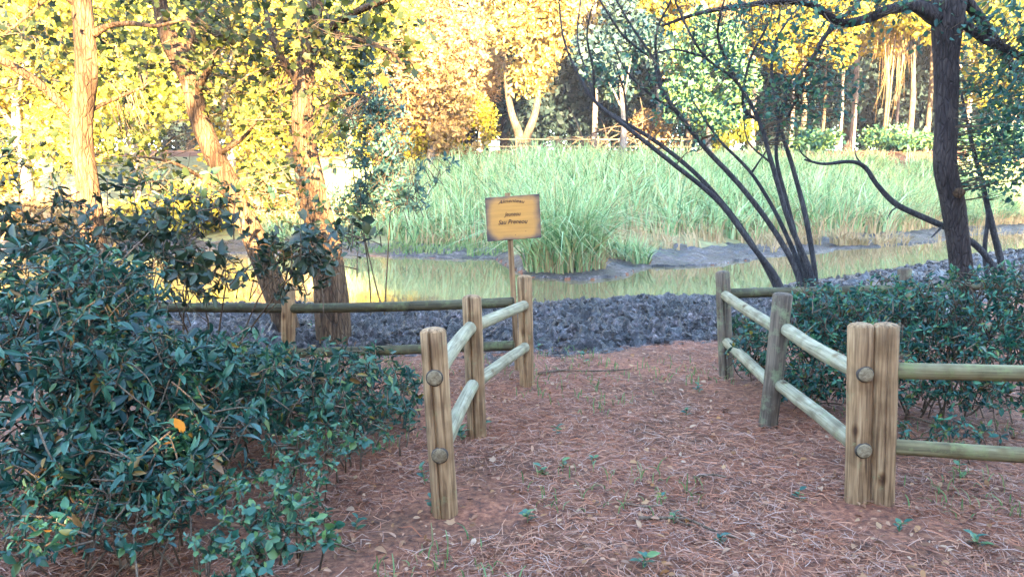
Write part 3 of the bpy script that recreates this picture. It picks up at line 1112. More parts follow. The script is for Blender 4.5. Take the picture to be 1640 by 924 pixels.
# multi-stem shrub tree
base = P(1278, 500, 8.6); base.z = hz(base.x, base.y)
rt = thing('multi_stem_tree', 'slender many stemmed tree fanning left over the pond from one stool', 'tree', base)
stems = [
    ([(1262, 520), (1248, 455), (1203, 392), (1150, 322), (1085, 268), (1005, 205), (952, 162), (922, 112), (902, 60), (894, -10)], [17, 15, 13, 12, 11, 10, 8, 6, 5, 4], -.6),
    ([(1258, 520), (1240, 455), (1192, 372), (1128, 292), (1062, 235), (1000, 196), (958, 168), (944, 130), (925, 66), (930, 0)], [15, 13, 12, 11, 10, 8, 6, 5, 4, 3], .2),
    ([(1280, 520), (1280, 450), (1248, 382), (1192, 305), (1130, 238), (1088, 185), (1058, 140), (1046, 95), (1010, 40), (975, -20)], [16, 14, 13, 12, 11, 10, 9, 7, 5, 4], -.3),
    ([(1290, 520), (1285, 445), (1252, 360), (1205, 280), (1150, 222), (1108, 160)], [13, 12, 10, 8, 6, 4], .5),
    ([(1296, 520), (1300, 445), (1264, 355), (1236, 262), (1216, 195), (1180, 132), (1130, 92), (1098, 40), (1072, -20)], [16, 14, 12, 11, 10, 8, 6, 5, 4], -.5),
    ([(1305, 520), (1306, 445), (1291, 350), (1270, 270), (1250, 205), (1236, 125), (1246, 60), (1292, -5)], [15, 13, 12, 11, 9, 7, 6, 4], .4),
    ([(1300, 520), (1292, 450), (1262, 330), (1243, 240), (1264, 150), (1302, 90), (1334, 35)], [13, 12, 10, 8, 7, 6, 5], .1)]
limbs = []
for i, (pts, wp, dY) in enumerate(stems):
    limbs.append(limb(rt, 'stem', pts, [q * .68 for q in wp], 8.6, M['bark_slim'], dY, 9, .08, i))
for i, (pts, wp, dY) in enumerate([
        ([(952, 162), (950, 110), (940, 60), (948, 10)], [5, 4, 3, 2], -.7), ([(1058, 140), (1050, 60), (1075, 0)], [6, 4, 3], -.5),
        ([(1046, 95), (1000, 60), (960, 0)], [5, 4, 3], -.4), ([(1085, 180), (1040, 150), (1000, 110), (980, 60)], [5, 4, 3, 2], -.5),
        ([(1005, 205), (1000, 150), (985, 100)], [4, 3, 2], -.3), ([(1180, 132), (1150, 60), (1160, 0)], [6, 4, 3], -.6),
        ([(1130, 92), (1080, 80), (1040, 90)], [5, 3, 2], -.4), ([(1236, 262), (1200, 230), (1190, 190)], [4, 3, 2], .3),
        ([(1205, 275), (1215, 260), (1230, 235), (1222, 225)], [4, 3, 3, 2], -.2), ([(1216, 195), (1190, 170), (1200, 100), (1230, 40)], [6, 5, 4, 3], -.5)]):
    limbs.append(limb(rt, 'branch', pts, wp, 8.6, M['bark_slim'], dY, 6, .06, i))
lv, tg = Leaves(), []
for bl in [(1000, 110, 80, 70, 8.4, .7, 60, 6, .052, .6), (1100, 185, 70, 60, 8.4, .6, 60, 6, .05, .6), (1180, 100, 90, 80, 8.4, .8, 100, 6, .055, .6), (1250, 180, 60, 60, 8.5, .6, 60, 6, .055, .6), (1090, 30, 120, 40, 8.4, .7, 60, 6, .052, .6), (1340, 130, 60, 60, 8.5, .6, 40, 6, .055, .6)]:
    leaf_blob(lv, tg, limbs, *bl)
lv.build(rt, M['teal'], FOLD, 'crown', 30, LANCE)
part('twigs', *join(tg), M['twig'], rt, kind='stuff')

# ------------------------------------------------------------------ shrubs
def shrub(name, label, cat, base, lobes, L, wr, leafmat, tmpl=FOLD, indiv=0, big=LANCE, whorl=8, nstem=7, stemr=.012, twig_p=.6, group=None, updir=.5, bark='twig', leafname='leaf'):
    """lobes: (px, py, Y, rx, ry, rz in m, sprigs)"""
    base = Vector(base)
    rt = thing(name, label, cat, base, group)
    lv, tg = Leaves(), []
    b = np.array(base)
    for i, (px, py, Y, rx, ry, rz, n) in enumerate(lobes):
        c = np.array(P(px, py, Y))
        for s in range(max(1, nstem // len(lobes)) if n >= 30 else 0):
            e = c + rng.normal(size=3) * np.array([rx, ry, rz]) * .35
            g = b * .5 + c * .5 + rng.normal(size=3) * .12
            st = b * .65 + np.array([c[0], c[1], b[2]]) * .35 + rng.normal(size=3) * np.array([.1, .1, 0])
            st[2] = hz(st[0], st[1]) - .03
            p, r = smooth_path([st, (st + g) / 2 + rng.normal(size=3) * .05, (g + e) / 2 + rng.normal(size=3) * .06, e], [stemr, stemr * .85, stemr * .6, stemr * .25], 14)
            part('stem', *tube(p, r, 6, .08, s), M[bark], rt)
        pts = rvec(n) * (rng.random((n, 1)) ** .38) * np.array([rx, ry, rz]) + c
        for q in pts:
            gz = hz(q[0], q[1])
            if q[2] < gz + .03:
                q[2] = gz + .03 + rng.random() * .05
            d = nrmz((q - c) / np.array([rx, ry, rz]) * .7 + np.array([0, -.15, updir]) + rng.normal(size=3) * .6)
            if rng.random() < twig_p:
                ln = L * (2.0 + 2 * rng.random())
                p, r = smooth_path([q - d * ln + rng.normal(size=3) * .02 + np.array([0, 0, -.03]), q - d * ln * .45, q], [.005, .004, .002], 5)
                tg.append(tube(p, r, 4))
            sprig_s = .7 + .6 * rng.random()
            k = max(3, int(whorl * (.6 + .8 * rng.random())))
            az = rng.random() * 6.28 + np.arange(k) * 2.4
            u = nrmz(np.cross(d, np.array([.3, .9, .2])))
            v = np.cross(d, u)
            perp = np.cos(az)[:, None] * u + np.sin(az)[:, None] * v
            t = R(38) + rng.random(k) * R(52)
            dirs = nrmz(d * np.cos(t)[:, None] + perp * np.sin(t)[:, None] + rng.normal(size=(k, 3)) * .28 + np.array([0, 0, -.14]))
            nr = d * np.sin(t)[:, None] - perp * np.cos(t)[:, None] + rng.normal(size=(k, 3)) * .2 + np.array([0, 0, .25])
            pos = q - d * (rng.random(k) * L * 1.3)[:, None]
            ll = L * (.40 + .9 * rng.random(k)) * sprig_s
            lv.add(pos, dirs, nr, ll, ll * wr * (.75 + .6 * rng.random(k)))
    lv.build(rt, leafmat, tmpl, 'foliage', indiv, big, leafname)
    if tg:
        part('twigs', *join(tg), M[bark], rt, kind='stuff')
    return rt


def gp(px, py):
    p = G(px, py)
    p.z = hz(p.x, p.y)
    return p


shrub('laurel_shrub', 'large dark laurel with long glossy leaves filling the lower left corner', 'shrub', gp(150, 800),
      [(90, 600, 3.6, .75, .6, .45, 210), (250, 610, 3.8, .5, .5, .33, 150), (40, 470, 4.2, .7, .6, .35, 130), (140, 490, 4.4, .5, .5, .28, 110), (330, 690, 3.4, .36, .35, .20, 60), (60, 740, 3.1, .45, .35, .2, 80), (230, 740, 3.1, .35, .3, .18, 60)],
      (.074), .34, M['laurel'], FOLD, 300, LANCE, 8, 28, .011)
shrub('low_shrub', 'low mixed undergrowth with small leaves at the foot of the laurel', 'shrub', gp(200, 880),
      [(90, 830, 2.75, .40, .25, .12, 44), (240, 830, 2.75, .25, .25, .10, 34), (40, 900, 2.5, .3, .2, .08, 14), (300, 780, 3.0, .25, .25, .12, 60), (170, 770, 3.0, .4, .3, .14, 80)],
      .046, .42, M['smallleaf'], FOLD, 200, LANCE, 7, 16, .006)
shrub('privet_shrub', 'finer leaved bush mixed into the top of the laurel beside the pond fence', 'shrub', gp(360, 700),
      [(130, 450, 4.4, .6, .4, .22, 150), (290, 585, 4.6, .45, .4, .25, 170), (30, 560, 3.9, .35, .4, .3, 110), (370, 600, 4.1, .4, .4, .25, 130), (200, 620, 3.6, .4, .3, .25, 90)],
      .055, .42, M['smallleaf'], FOLD, 150, LANCE, 7, 14, .009)
shrub('laurel_shrub', 'laurel with medium leaves behind the big one, reaching to the near left fence post', 'shrub', gp(480, 680),
      [(400, 605, 4.6, .6, .5, .28, 190), (510, 590, 5.0, .5, .5, .26, 130), (600, 605, 5.2, .36, .4, .20, 46), (330, 590, 5.0, .55, .5, .28, 130), (450, 640, 4.2, .5, .4, .18, 110), (580, 650, 4.5, .4, .35, .16, 80), (650, 640, 5.0, .2, .3, .16, 22)],
      .062, .38, M['smallleaf'], FOLD, 220, LANCE, 7, 14, .009)
shrub('ground_creeper', 'low creeping plant with small pale leaves at the edge of the pine needles', 'plant', gp(470, 820),
      [(440, 790, 2.95, .22, .3, .10, 70), (490, 720, 3.5, .25, .3, .10, 60), (400, 860, 2.7, .25, .2, .09, 60), (500, 850, 2.75, .12, .2, .06, 22), (560, 700, 3.8, .3, .25, .08, 40), (380, 900, 2.55, .16, .15, .08, 34)],
      .034, .62, M['ivy'], FOLD, 160, LANCE, 7, 12, .004)
shrub('tall_shrub', 'tall open shrub with dark oval leaves silhouetted against the sunlit far bank', 'shrub', gp(330, 560),
      [(60, 380, 5.6, .9, .5, .32, 110), (250, 340, 5.8, .7, .5, .42, 90), (200, 425, 5.4, .6, .5, .2, 60), (300, 350, 5.8, .5, .4, .45, 46), (500, 400, 5.6, .38, .3, .3, 40), (330, 430, 5.5, .5, .4, .25, 44), (470, 420, 5.7, .35, .3, .28, 32), (490, 320, 6.4, .35, .2, .5, 28), (560, 380, 6.4, .3, .2, .25, 12), (20, 300, 5.6, .4, .4, .4, 34)],
      .082, .52, M['darkleaf'], FOLD, 200, LANCE, 6, 16, .010, .9, updir=.3)
shrub('blue_green_shrub', 'blue green evergreen shrub with drooping sprays just right of the thick trunk', 'shrub', gp(620, 505),
      [(592, 190, 9.2, .50, .5, .75, 330), (618, 270, 9.0, .50, .4, .5, 180), (565, 330, 9.0, .35, .4, .35, 110), (640, 320, 9.0, .5, .4, .14, 26), (700, 270, 9.2, .3, .3, .22, 12)],
      .07, .42, M['paleteal'], FOLD, 30, LANCE, 7, 9, .012, .9)
shrub('wild_shrub', 'dense dark green shrub with small leaves between the two right fences', 'shrub', gp(1500, 660),
      [(1400, 520, 5.3, .55, .5, .27, 330), (1540, 515, 5.2, .6, .55, .28, 400), (1660, 520, 5.2, .5, .5, .33, 300), (1310, 522, 5.6, .4, .4, .27, 280), (1600, 600, 4.7, .5, .35, .25, 220), (1480, 600, 4.9, .45, .35, .22, 170), (1330, 590, 5.2, .35, .35, .22, 170), (1300, 470, 5.6, .22, .2, .12, 34), (1420, 455, 5.4, .2, .2, .10, 26), (1570, 452, 5.1, .3, .2, .12, 60), (1480, 465, 5.0, .25, .2, .12, 40), (1350, 480, 5.2, .22, .2, .12, 34), (1500, 690, 4.4, .5, .2, .08, 40), (1640, 440, 5.2, .2, .2, .12, 40)],
      .042, .42, M['hedge'], FOLD, 220, LANCE, 8, 21, .009)
shrub('wild_shrub', 'small leafy shrub growing through the right fence beside its farthest post', 'shrub', gp(1230, 610),
      [(1215, 560, 6.0, .25, .3, .24, 130), (1190, 525, 6.5, .2, .2, .15, 50), (1290, 610, 5.4, .3, .3, .2, 110)],
      .045, .45, M['smallleaf'], FOLD, 60, LANCE, 7, 6, .007)

# ------------------------------------------------------------------ reeds and grass
def blades(pts, h, wd, lean, leanvar, segs=4):
    n = len(pts)
    az = rng.random(n) * 6.28
    ld = np.stack([np.cos(az), np.sin(az), np.zeros(n)], 1) * leanvar[:, None] * rng.random((n, 1)) + lean
    side = nrmz(np.stack([np.ones(n), rng.normal(size=n) * .5, np.zeros(n)], 1))
    V = np.zeros((n, (segs + 1) * 2, 3))
    for i in range(segs + 1):
        t = i / segs
        c = pts + np.array([0, 0, 1]) * (h * (t - .5 * t ** 3.2 * np.minimum(np.linalg.norm(ld, axis=1), 1.5)))[:, None] + ld * (h * t ** 2.2)[:, None]
        ww = wd * (1 - t ** 1.6) * .5 + .002
        V[:, i * 2] = c - side * ww[:, None]
        V[:, i * 2 + 1] = c + side * ww[:, None]
    b = np.arange(n)[:, None] * (segs + 1) * 2
    F = np.concatenate([(b + np.array([i * 2, i * 2 + 1, i * 2 + 3, i * 2 + 2]))[:, None, :] for i in range(segs)], 1).reshape(-1, 4)
    return V.reshape(-1, 3), F


def reed_field(n, x0, x1, e0, yend, hh, wd, power=1.0):
    x = x0 + rng.random(n) * (x1 - x0)
    _, f = near_far(x)
    f = np.maximum(f, np.interp(x, [-3, 0, 5, 8], [21.4, 20.8, 20.8, 21.8]))
    y0 = f + e0 + (fbm(x * .6, x * 0, 3, 55) - .5) * 2.2
    y = y0 + (yend - y0) * rng.random(n) ** power
    gap = fbm(x * 1.1, y * 1.1, 3, 58)
    k = gap > .42
    x, y = x[k], y[k]
    n = len(x)
    z = height(x, y)
    lean = np.stack([(fbm(x * .45, y * .45, 3, 61) - .5) * 1.6, (fbm(x * .45, y * .45, 3, 67) - .5) * 1.0 - .15, np.zeros(n)], 1)
    h = hh * (.45 + .65 * rng.random(n)) * (.55 + .9 * fbm(x * .8, y * .8, 3, 71)) * (1 - .45 * np.clip((y - 31) / 11, 0, 1)) * np.interp(x, [-9, -5, -1, 2], [.5, .55, .85, 1])
    return np.stack([x, y, z - .03], 1), h, wd * (.5 + rng.random(n)), lean, np.full(n, 1.25)


single('reed_bed', *blades(*reed_field(42000, -9, 34, 2.6, 43.5, 2.1, .05, 1.3)), M['reed'], kind='stuff')
single('reed_bed', *blades(*reed_field(3000, -6, 32, 2.2, 40, 1.5, .04, 2.2)), M['dryreed'], kind='stuff')
single('fallen_reeds', *blades(*reed_field(4200, 2.4, 26, .5, 25.5, .75, .035, 1.0), segs=3), M['dryreed'], kind='stuff')
single('bank_grass', *blades(*reed_field(5000, -8, 1.0, .6, 26, .55, .03), segs=2), M['grass'], kind='stuff')


def clump(label, cx, cy, rx, ry, n, hh, mat, nm='reed_clump', dry=.0):
    a = rng.random(n) * 6.28
    r = np.sqrt(rng.random(n))
    x, y = cx + np.cos(a) * r * rx, cy + np.sin(a) * r * ry
    pts = np.stack([x, y, height(x, y) - .02], 1)
    lean = np.stack([np.cos(a) * r * .3, np.sin(a) * r * .25 - .15, np.zeros(n)], 1)
    rt = thing(nm, label, 'reeds', (cx, cy, hz(cx, cy)))
    part('blades', *blades(pts, hh * (.55 + .5 * rng.random(n)), .036 * (.6 + .8 * rng.random(n)), lean, np.full(n, 1.3)), mat, rt, kind='stuff')
    if dry:
        k = int(n * dry)
        part('dry_blades', *blades(pts[:k] + np.array([.02, -.05, 0]), hh * .45 * (.4 + .6 * rng.random(k)), np.full(k, .024), lean[:k] * 2.2, np.full(k, .9)), M['dryreed'], rt, kind='stuff')


clump('tall reed clump arching over the water on the muddy spit behind the sign', 1.25, 17.5, .95, .95, 900, 2.6, M['reed'], dry=.3)
clump('small tuft of broad reeds right of the tall clump at the water edge', 3.0, 19.2, .6, .5, 260, .9, M['reed'], dry=.3)

# ------------------------------------------------------------------ background wood
def crown_mesh(lv, centre, rad, n, clumps, L, wr, sq=.33):
    cs = rvec(clumps) * (rng.random((clumps, 1)) ** .35) * np.array(rad) * .82 + np.array(centre)
    sz = (.55 + .8 * rng.random(clumps))
    wts = sz ** 2 / (sz ** 2).sum()
    idx = rng.choice(clumps, n, p=wts)
    rr = np.array(rad) * sq
    pts = cs[idx] + rvec(n) * (rng.random((n, 1)) ** .5) * rr * sz[idx][:, None]
    ll = L * (.5 + .9 * rng.random(n))
    lv.add(pts, nrmz(rng.normal(size=(n, 3)) + np.array([0, 0, -.3])), rng.normal(size=(n, 3)) + np.array([0, -.3, .6]), ll, ll * wr)
    return cs


def bg_tree(name, label, x, y, h, crown, leafmat, n, L=.24, wr=.6, clumps=26, bark='bark_grey', tr=.2, fork=False, group=None, cat='tree', lean=0.0, low=None):
    z0 = hz(x, y)
    rt = thing(name, label, cat, (x, y, z0), group)
    cz, rx, rz = crown
    c = np.array([x + lean, y, z0 + cz])
    if fork:
        for s in (-1, 1):
            p, r = smooth_path([(x + s * .1, y, z0 - .2), (x + s * .3, y, z0 + 1.2), (x + s * .9, y + .2, z0 + 3.2), (x + s * 1.3, y, z0 + cz)], [tr, tr * .8, tr * .6, tr * .3], 16)
            part('trunk', *tube(p, r, 9, .1, s + 2), M[bark], rt)
    else:
        p, r = smooth_path([(x, y, z0 - .3), (x + lean * .2 + .08, y, z0 + cz * .35), (x + lean * .6 - .1, y, z0 + cz * .7), (x + lean, y, z0 + cz + rz * .6)], [tr * 1.25, tr, tr * .75, tr * .2], 16)
        part('trunk', *tube(p, r, 9, .1, 3), M[bark], rt)
    lv = Leaves()
    cs = crown_mesh(lv, c, (rx, rx * .85, rz), n, clumps, L, wr)
    if low:
        for lx, lz, lr, ln in low:
            crown_mesh(lv, c + np.array([lx, -.5, lz]), (lr, lr * .7, lr * .8), ln, 8, L, wr, .5)
    for k in range(9):
        e = cs[k]
        s0 = np.array([x + lean * .5, y, z0 + cz * (.45 + .05 * k)])
        p, r = smooth_path([s0, (s0 + e) / 2 + np.array([0, 0, .2]), e], [tr * .42, tr * .28, tr * .08], 9)
        part('branch', *tube(p, r, 6, .1, k), M[bark], rt)
    lv.build(rt, leafmat, FLAT, 'crown')
    return rt


def at_px(px, Y):
    return P(px, 300, Y).x


BG = [
    # px, Y, height, crown(cz, rx, rz), mat, n, label, opts
    ('broadleaf_tree', 40, 27, (5.5, 4.2, 5.0), 'yellow', 6500, 'golden yellow tree at the left edge of the far bank', {}),
    ('broadleaf_tree', 215, 31, (6.5, 4.6, 6.0), 'yellowgreen', 7000, 'lime yellow tree on the far bank behind the leaning trunk', {}),
    ('broadleaf_tree', 370, 36, (6.0, 5.0, 6.5), 'yellow', 7500, 'broad yellow tree on the far bank between leaning and thick trunks', {}),
    ('broadleaf_tree', 560, 42, (6.5, 5.0, 7.0), 'yellowgreen', 7500, 'yellow green tree rising behind the blue green shrub', {}),
    ('willow_tree', 690, 40, (5.0, 3.6, 5.2), 'peach', 8000, 'pale peach leaved tree with fine foliage down to the reeds', dict(low=[(-1.0, -3.2, 1.8, 900), (1.5, -3.4, 1.6, 800)])),
    ('broadleaf_tree', 838, 47, (8.2, 4.2, 4.6), 'cream', 8500, 'cream yellow tree with a pale forked trunk beside the distant fence', dict(fork=True, bark='bark_pale', tr=.34)),
    ('broadleaf_tree', 770, 56, (9.5, 4.4, 7.0), 'peach', 6500, 'tall faded tree behind the forked cream tree', {}),
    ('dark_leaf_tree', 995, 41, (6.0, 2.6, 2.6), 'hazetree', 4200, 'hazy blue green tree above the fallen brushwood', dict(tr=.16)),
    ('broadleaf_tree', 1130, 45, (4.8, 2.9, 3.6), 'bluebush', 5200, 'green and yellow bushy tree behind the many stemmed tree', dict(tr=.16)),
    ('broadleaf_tree', 1100, 54, (10.5, 4.6, 5.6), 'peach', 7000, 'tall pinkish cream tree above the green bushy tree', dict(bark='bark_pale')),
    ('broadleaf_tree', 1050, 52, (10.2, 4.0, 3.4), 'yellow', 7000, 'golden crown spreading above the fallen brushwood', dict(tr=.18)),
    ('broadleaf_tree', 950, 60, (12.5, 4.8, 5.0), 'cream', 6500, 'tall cream tree spreading over the shaded brushwood gap', {}),
    ('broadleaf_tree', 1200, 60, (11.5, 4.8, 5.4), 'yellow', 7000, 'tall golden tree behind the green bushy tree', {}),
    ('broadleaf_tree', 1360, 61, (12.5, 4.8, 4.4), 'cream', 7000, 'tall pale crown above the hanging vine', {}),
    ('broadleaf_tree', 660, 54, (9.5, 5.0, 7.0), 'yellow', 7000, 'tall golden tree behind the pale peach willow', {}),
    ('broadleaf_tree', 1540, 62, (12.5, 5.0, 5.0), 'yellow', 7000, 'tall golden crown behind the dark near trunk', {}),
    ('broadleaf_tree', 130, 40, (7.5, 5.0, 7.5), 'yellow', 7000, 'tall golden tree far behind the straight slender trunk', {}),
    ('broadleaf_tree', 470, 48, (9.0, 5.0, 8.0), 'cream', 7000, 'tall cream tree far behind the thick trunk', {}),
    ('broadleaf_tree', 1280, 46, (8.0, 3.4, 3.8), 'yellow', 6500, 'golden tree left of the row of pale trunks', dict(bark='bark_pale', tr=.15)),
    ('broadleaf_tree', 1450, 48, (9.5, 4.0, 3.6), 'yellow', 6500, 'golden canopy right of the hanging pale vine', dict(bark='bark_pale', tr=.17)),
    ('broadleaf_tree', 1610, 50, (8.5, 4.5, 5.6), 'yellowgreen', 6500, 'yellow green tree seen through leaves right of the dark trunk', {}),
]
for nm, px, Y, cr, mt, n, lab, kw in BG:
    bg_tree(nm, lab, at_px(px, Y), Y, 0, cr, M[mt], int(n * 1.5), L=.22 + .0030 * Y if mt != 'peach' else .18 + .0026 * Y, wr=.7 if mt not in ('peach', 'cream') else .5, **kw)

# slender pale trunks of the wood behind the reeds (right)
for i, (px, Y, tw_, lab) in enumerate(((1262, 52, .16, 'slim pale trunk nearest the golden tree'), (1312, 55, .14, 'slim grey trunk above the green bush beyond the reeds'), (1362, 53, .13, 'slim trunk just left of the hanging pale vine'),
                                 (1410, 54, .2, 'pale trunk draped by the hanging vine'), (1428, 57, .13, 'slim pale trunk right of the vine'), (1478, 53, .22, 'thicker pale trunk just left of the dark near tree'), (1340, 60, .15, 'thin trunk deep in the blue shade of the wood'))):
    x = at_px(px, Y)
    bg_tree('slender_tree', lab, x, Y, 0, (10.5 + (i % 3), 2.2, 2.6), M['yellow' if i % 2 else 'cream'], 2200, L=.32, clumps=14, bark=('bark_grey', 'bark_pale')[i % 2], tr=tw_ * .72, group='slender trees of the wood beyond the reeds')
# hanging pale vine
x, Y = at_px(1395, 50), 50
rt = thing('hanging_vine', 'pale dry vine hanging like a curtain in the wood', 'vine', (x, Y, hz(x, Y)))
n = 70
px_ = rng.normal(size=n) * .7
z1 = hz(x, Y) + 6.6 + rng.random(n) * 3.4 - np.abs(px_) * .8
pts = np.stack([x + px_, Y - 2.0 + rng.normal(size=n) * .25, z1], 1)
V, F = blades(pts, -(1.0 + 4.2 * rng.random(n) ** 1.3), np.full(n, .035), np.zeros((n, 3)) + np.array([.03, 0, 0]), np.full(n, .16))
part('strands', V, F, M['peach'], rt, kind='stuff')
p, r = smooth_path([(x - .3, Y - 2, hz(x, Y) - .1), (x - .1, Y - 2, hz(x, Y) + 4), (x, Y - 2, hz(x, Y) + 9)], [.07, .06, .04], 14)
part('stem', *tube(p, r, 7, .1), M['bark_pale'], rt)

# understorey bushes beyond the reeds
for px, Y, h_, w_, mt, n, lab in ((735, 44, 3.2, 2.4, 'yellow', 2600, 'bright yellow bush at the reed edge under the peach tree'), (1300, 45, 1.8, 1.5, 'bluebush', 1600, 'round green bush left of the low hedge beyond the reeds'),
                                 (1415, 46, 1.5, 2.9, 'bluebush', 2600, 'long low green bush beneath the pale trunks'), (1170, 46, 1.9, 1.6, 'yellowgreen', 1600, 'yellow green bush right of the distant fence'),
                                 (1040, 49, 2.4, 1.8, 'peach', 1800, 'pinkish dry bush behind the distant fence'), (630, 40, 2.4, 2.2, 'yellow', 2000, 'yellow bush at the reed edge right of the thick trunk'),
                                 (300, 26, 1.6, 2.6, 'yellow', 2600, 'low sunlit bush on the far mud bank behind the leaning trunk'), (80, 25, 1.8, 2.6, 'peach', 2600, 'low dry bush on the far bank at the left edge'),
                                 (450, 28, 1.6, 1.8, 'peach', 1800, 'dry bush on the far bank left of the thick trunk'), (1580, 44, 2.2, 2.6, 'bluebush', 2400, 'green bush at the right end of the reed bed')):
    x = at_px(px, Y)
    z0 = hz(x, Y)
    rt = thing('bush', lab, 'bush', (x, Y, z0))
    lv = Leaves()
    cs = crown_mesh(lv, (x, Y, z0 + h_ * .5), (w_, w_ * .7, h_ * .6), n, 12, .26, .6, .45)
    lv.build(rt, M[mt], FLAT, 'foliage')
    for k in range(4):
        p, r = smooth_path([(x + k * .1, Y, z0 - .1), (np.array([x, Y, z0]) + cs[k]) / 2, cs[k]], [.04, .03, .015], 8)
        part('stem', *tube(p, r, 5), M['bark_grey'], rt)

# fallen brushwood behind the far fence
x, Y = at_px(985, 47.5), 47.5
rt = thing('brush_pile', 'tangle of pale fallen branches behind the distant fence', 'branches', (x, Y, hz(x, Y)))
for k in range(26):
    a = np.array([x + rng.normal() * 2.0, Y + rng.normal() * .5, hz(x, Y) + rng.random() * .4])
    d = nrmz(np.array([rng.normal(), rng.normal() * .2, .25 + .7 * rng.random()]))
    ln = 1.2 + 2.2 * rng.random()
    p, r = smooth_path([a, a + d * ln * .5 + np.array([0, 0, .3]), a + d * ln + np.array([.4 * rng.normal(), 0, -.1])], [.06, .045, .015], 9)
    part('branch', *tube(p, r, 6, .1, k), M['bark_pale'], rt)

# dense evergreen wood closing the view; one is built, the rest are copies
proto = bg_tree('evergreen_tree', 'x', 0, 72, 0, (7.0, 4.6, 8.2), M['evergreen'], 17000, L=.42, wr=.6, clumps=40, bark='bark_dark', tr=.3, group='dark evergreens closing the wood')
pz = proto.location.z
spots = []
for i in range(22):
    spots.append((-46 + i * 4.6 + rng.normal() * .8, 68 + (i % 2) * 7 + rng.normal(), 1.15 + .5 * rng.random()))
for i in range(16):
    spots.append((-50 + i * 6.6 + rng.normal(), 86 + rng.normal() * 2, 1.5 + .3 * rng.random()))
for i, (x, y, s) in enumerate(spots):
    o = proto if i == 0 else copy_tree(proto)
    o.location = (x, y, hz(x, y))
    o.rotation_euler = (0, 0, rng.random() * 6.28)
    o.scale = (s, s, s * (1 + .2 * rng.random()))
    o['label'] = 'tall dark evergreen in the shaded wood behind the autumn trees'
# trees standing behind the viewpoint, whose shade lies over the path
rear = [(5.6, -16.5, .66), (11, -20, 1.3), (15, -20.5, 1.3), (12.2, -13, 1.15), (19.5, -21, 1.3), (8.9, -18.5, 1.18), (9.4, -15, 1.42), (13, -17, 1.44), (15.5, -15, 1.42), (20, -18, 1.46), (24.5, -15, 1.42), (29, -17, 1.42), (33, -15, 1.42), (12.5, -22, 1.42), (18, -23, 1.5), (26, -23, 1.5), (36, -20, 1.42)]
for x, y, s in rear:
    o = copy_tree(proto)
    o.location = (x, y, hz(x, y) - 1.2)
    o.rotation_euler = (0, 0, rng.random() * 6.28)
    o.scale = (s, s, s)
    o['label'] = 'tall evergreen behind the viewpoint shading the path'
    o['group'] = 'evergreens behind the viewpoint'
# unseen leaf mass added behind the viewpoint, its top shaped to shade the shrubs
rq = np.random.default_rng(5)
n = 46000
x = -31 + 38.5 * rq.random(n)
y = -13 - 4.5 * rq.random(n)
top = np.interp(x, [-31, -.2, .6, 3.8, 4.6, 8], [6.95, 6.95, 6.5, 6.5, 7.8, 7.8]) + (fbm(x * .9, y * .9, 3, 12) - .5) * .8 + (-13 - y) * .26
z = top * rq.random(n)
ll = .35 + .25 * rq.random(n)
d_ = nrmz(rq.normal(size=(n, 3)))
nn_ = rq.normal(size=(n, 3))
rt = bpy.data.objects.new('tmp', None); COL.objects.link(rt)
lv = Leaves()
lv.add(np.stack([x, y, z], 1), d_, nn_, ll, ll * .6)
lo = lv.build(rt, M['evergreen'], FLAT, 'added_shade_foliage')
lo.parent = None
bpy.data.objects.remove(rt)
pine = bg_tree('stone_pine', 'umbrella crowned pine behind the viewpoint, leftmost of its row', -3.4, -14, 0, (10.5, 2.6, 1.15), M['evergreen'], 5000, L=.34, wr=.5, clumps=22, bark='bark_dark', tr=.16, group='umbrella pines behind the viewpoint')
for x, y in ((-5.6, -15.2), (1.0, -14.6), (3.5, -15.6), (5.4, -14.2)):
    o = copy_tree(pine)
    o.location = (x, y, hz(x, y))
    o.rotation_euler = (0, 0, rng.random() * 6.28)
    o['label'] = 'umbrella crowned pine in the row behind the viewpoint'

# ------------------------------------------------------------------ forest floor
def in_view(x, y):
    return (np.abs(x) < y * .75 + .3)


def needles(n, y0, y1, L, wd):
    y = y0 + (y1 - y0) * rng.random(n) ** 1.5
    x = (rng.random(n) * 2 - 1) * (y * .74 + .2)
    dens = .45 + .9 * fbm(x * 1.6, y * 1.6, 3, 81)
    k = (rng.random(n) < (dens - .86) * 3.2 + .72) & (x < 5.4)
    x, y = x[k], y[k]
    n = len(x)
    z = height(x, y) + .004 + rng.random(n) * .018
    a = rng.random(n) * 6.28
    d = np.stack([np.cos(a), np.sin(a), (rng.random(n) - .4) * .35], 1)
    s = np.stack([-np.sin(a), np.cos(a), rng.normal(size=n) * .5], 1)
    ll = L * (.45 + .9 * rng.random(n))
    c = np.stack([x, y, z], 1)
    sw = s * wd * .5
    bend = s * ll[:, None] * (rng.normal(size=(n, 1)) * .10)
    V = np.stack([c - sw, c + sw, c + d * ll[:, None] * .5 + bend - sw, c + d * ll[:, None] * .5 + bend + sw, c + d * ll[:, None] - sw * .4, c + d * ll[:, None] + sw * .4], 1)
    b = np.arange(n)[:, None] * 6
    F = np.concatenate([(b + np.array([0, 1, 3, 2]))[:, None], (b + np.array([2, 3, 5, 4]))[:, None]], 1).reshape(-1, 4)
    return V.reshape(-1, 3), F


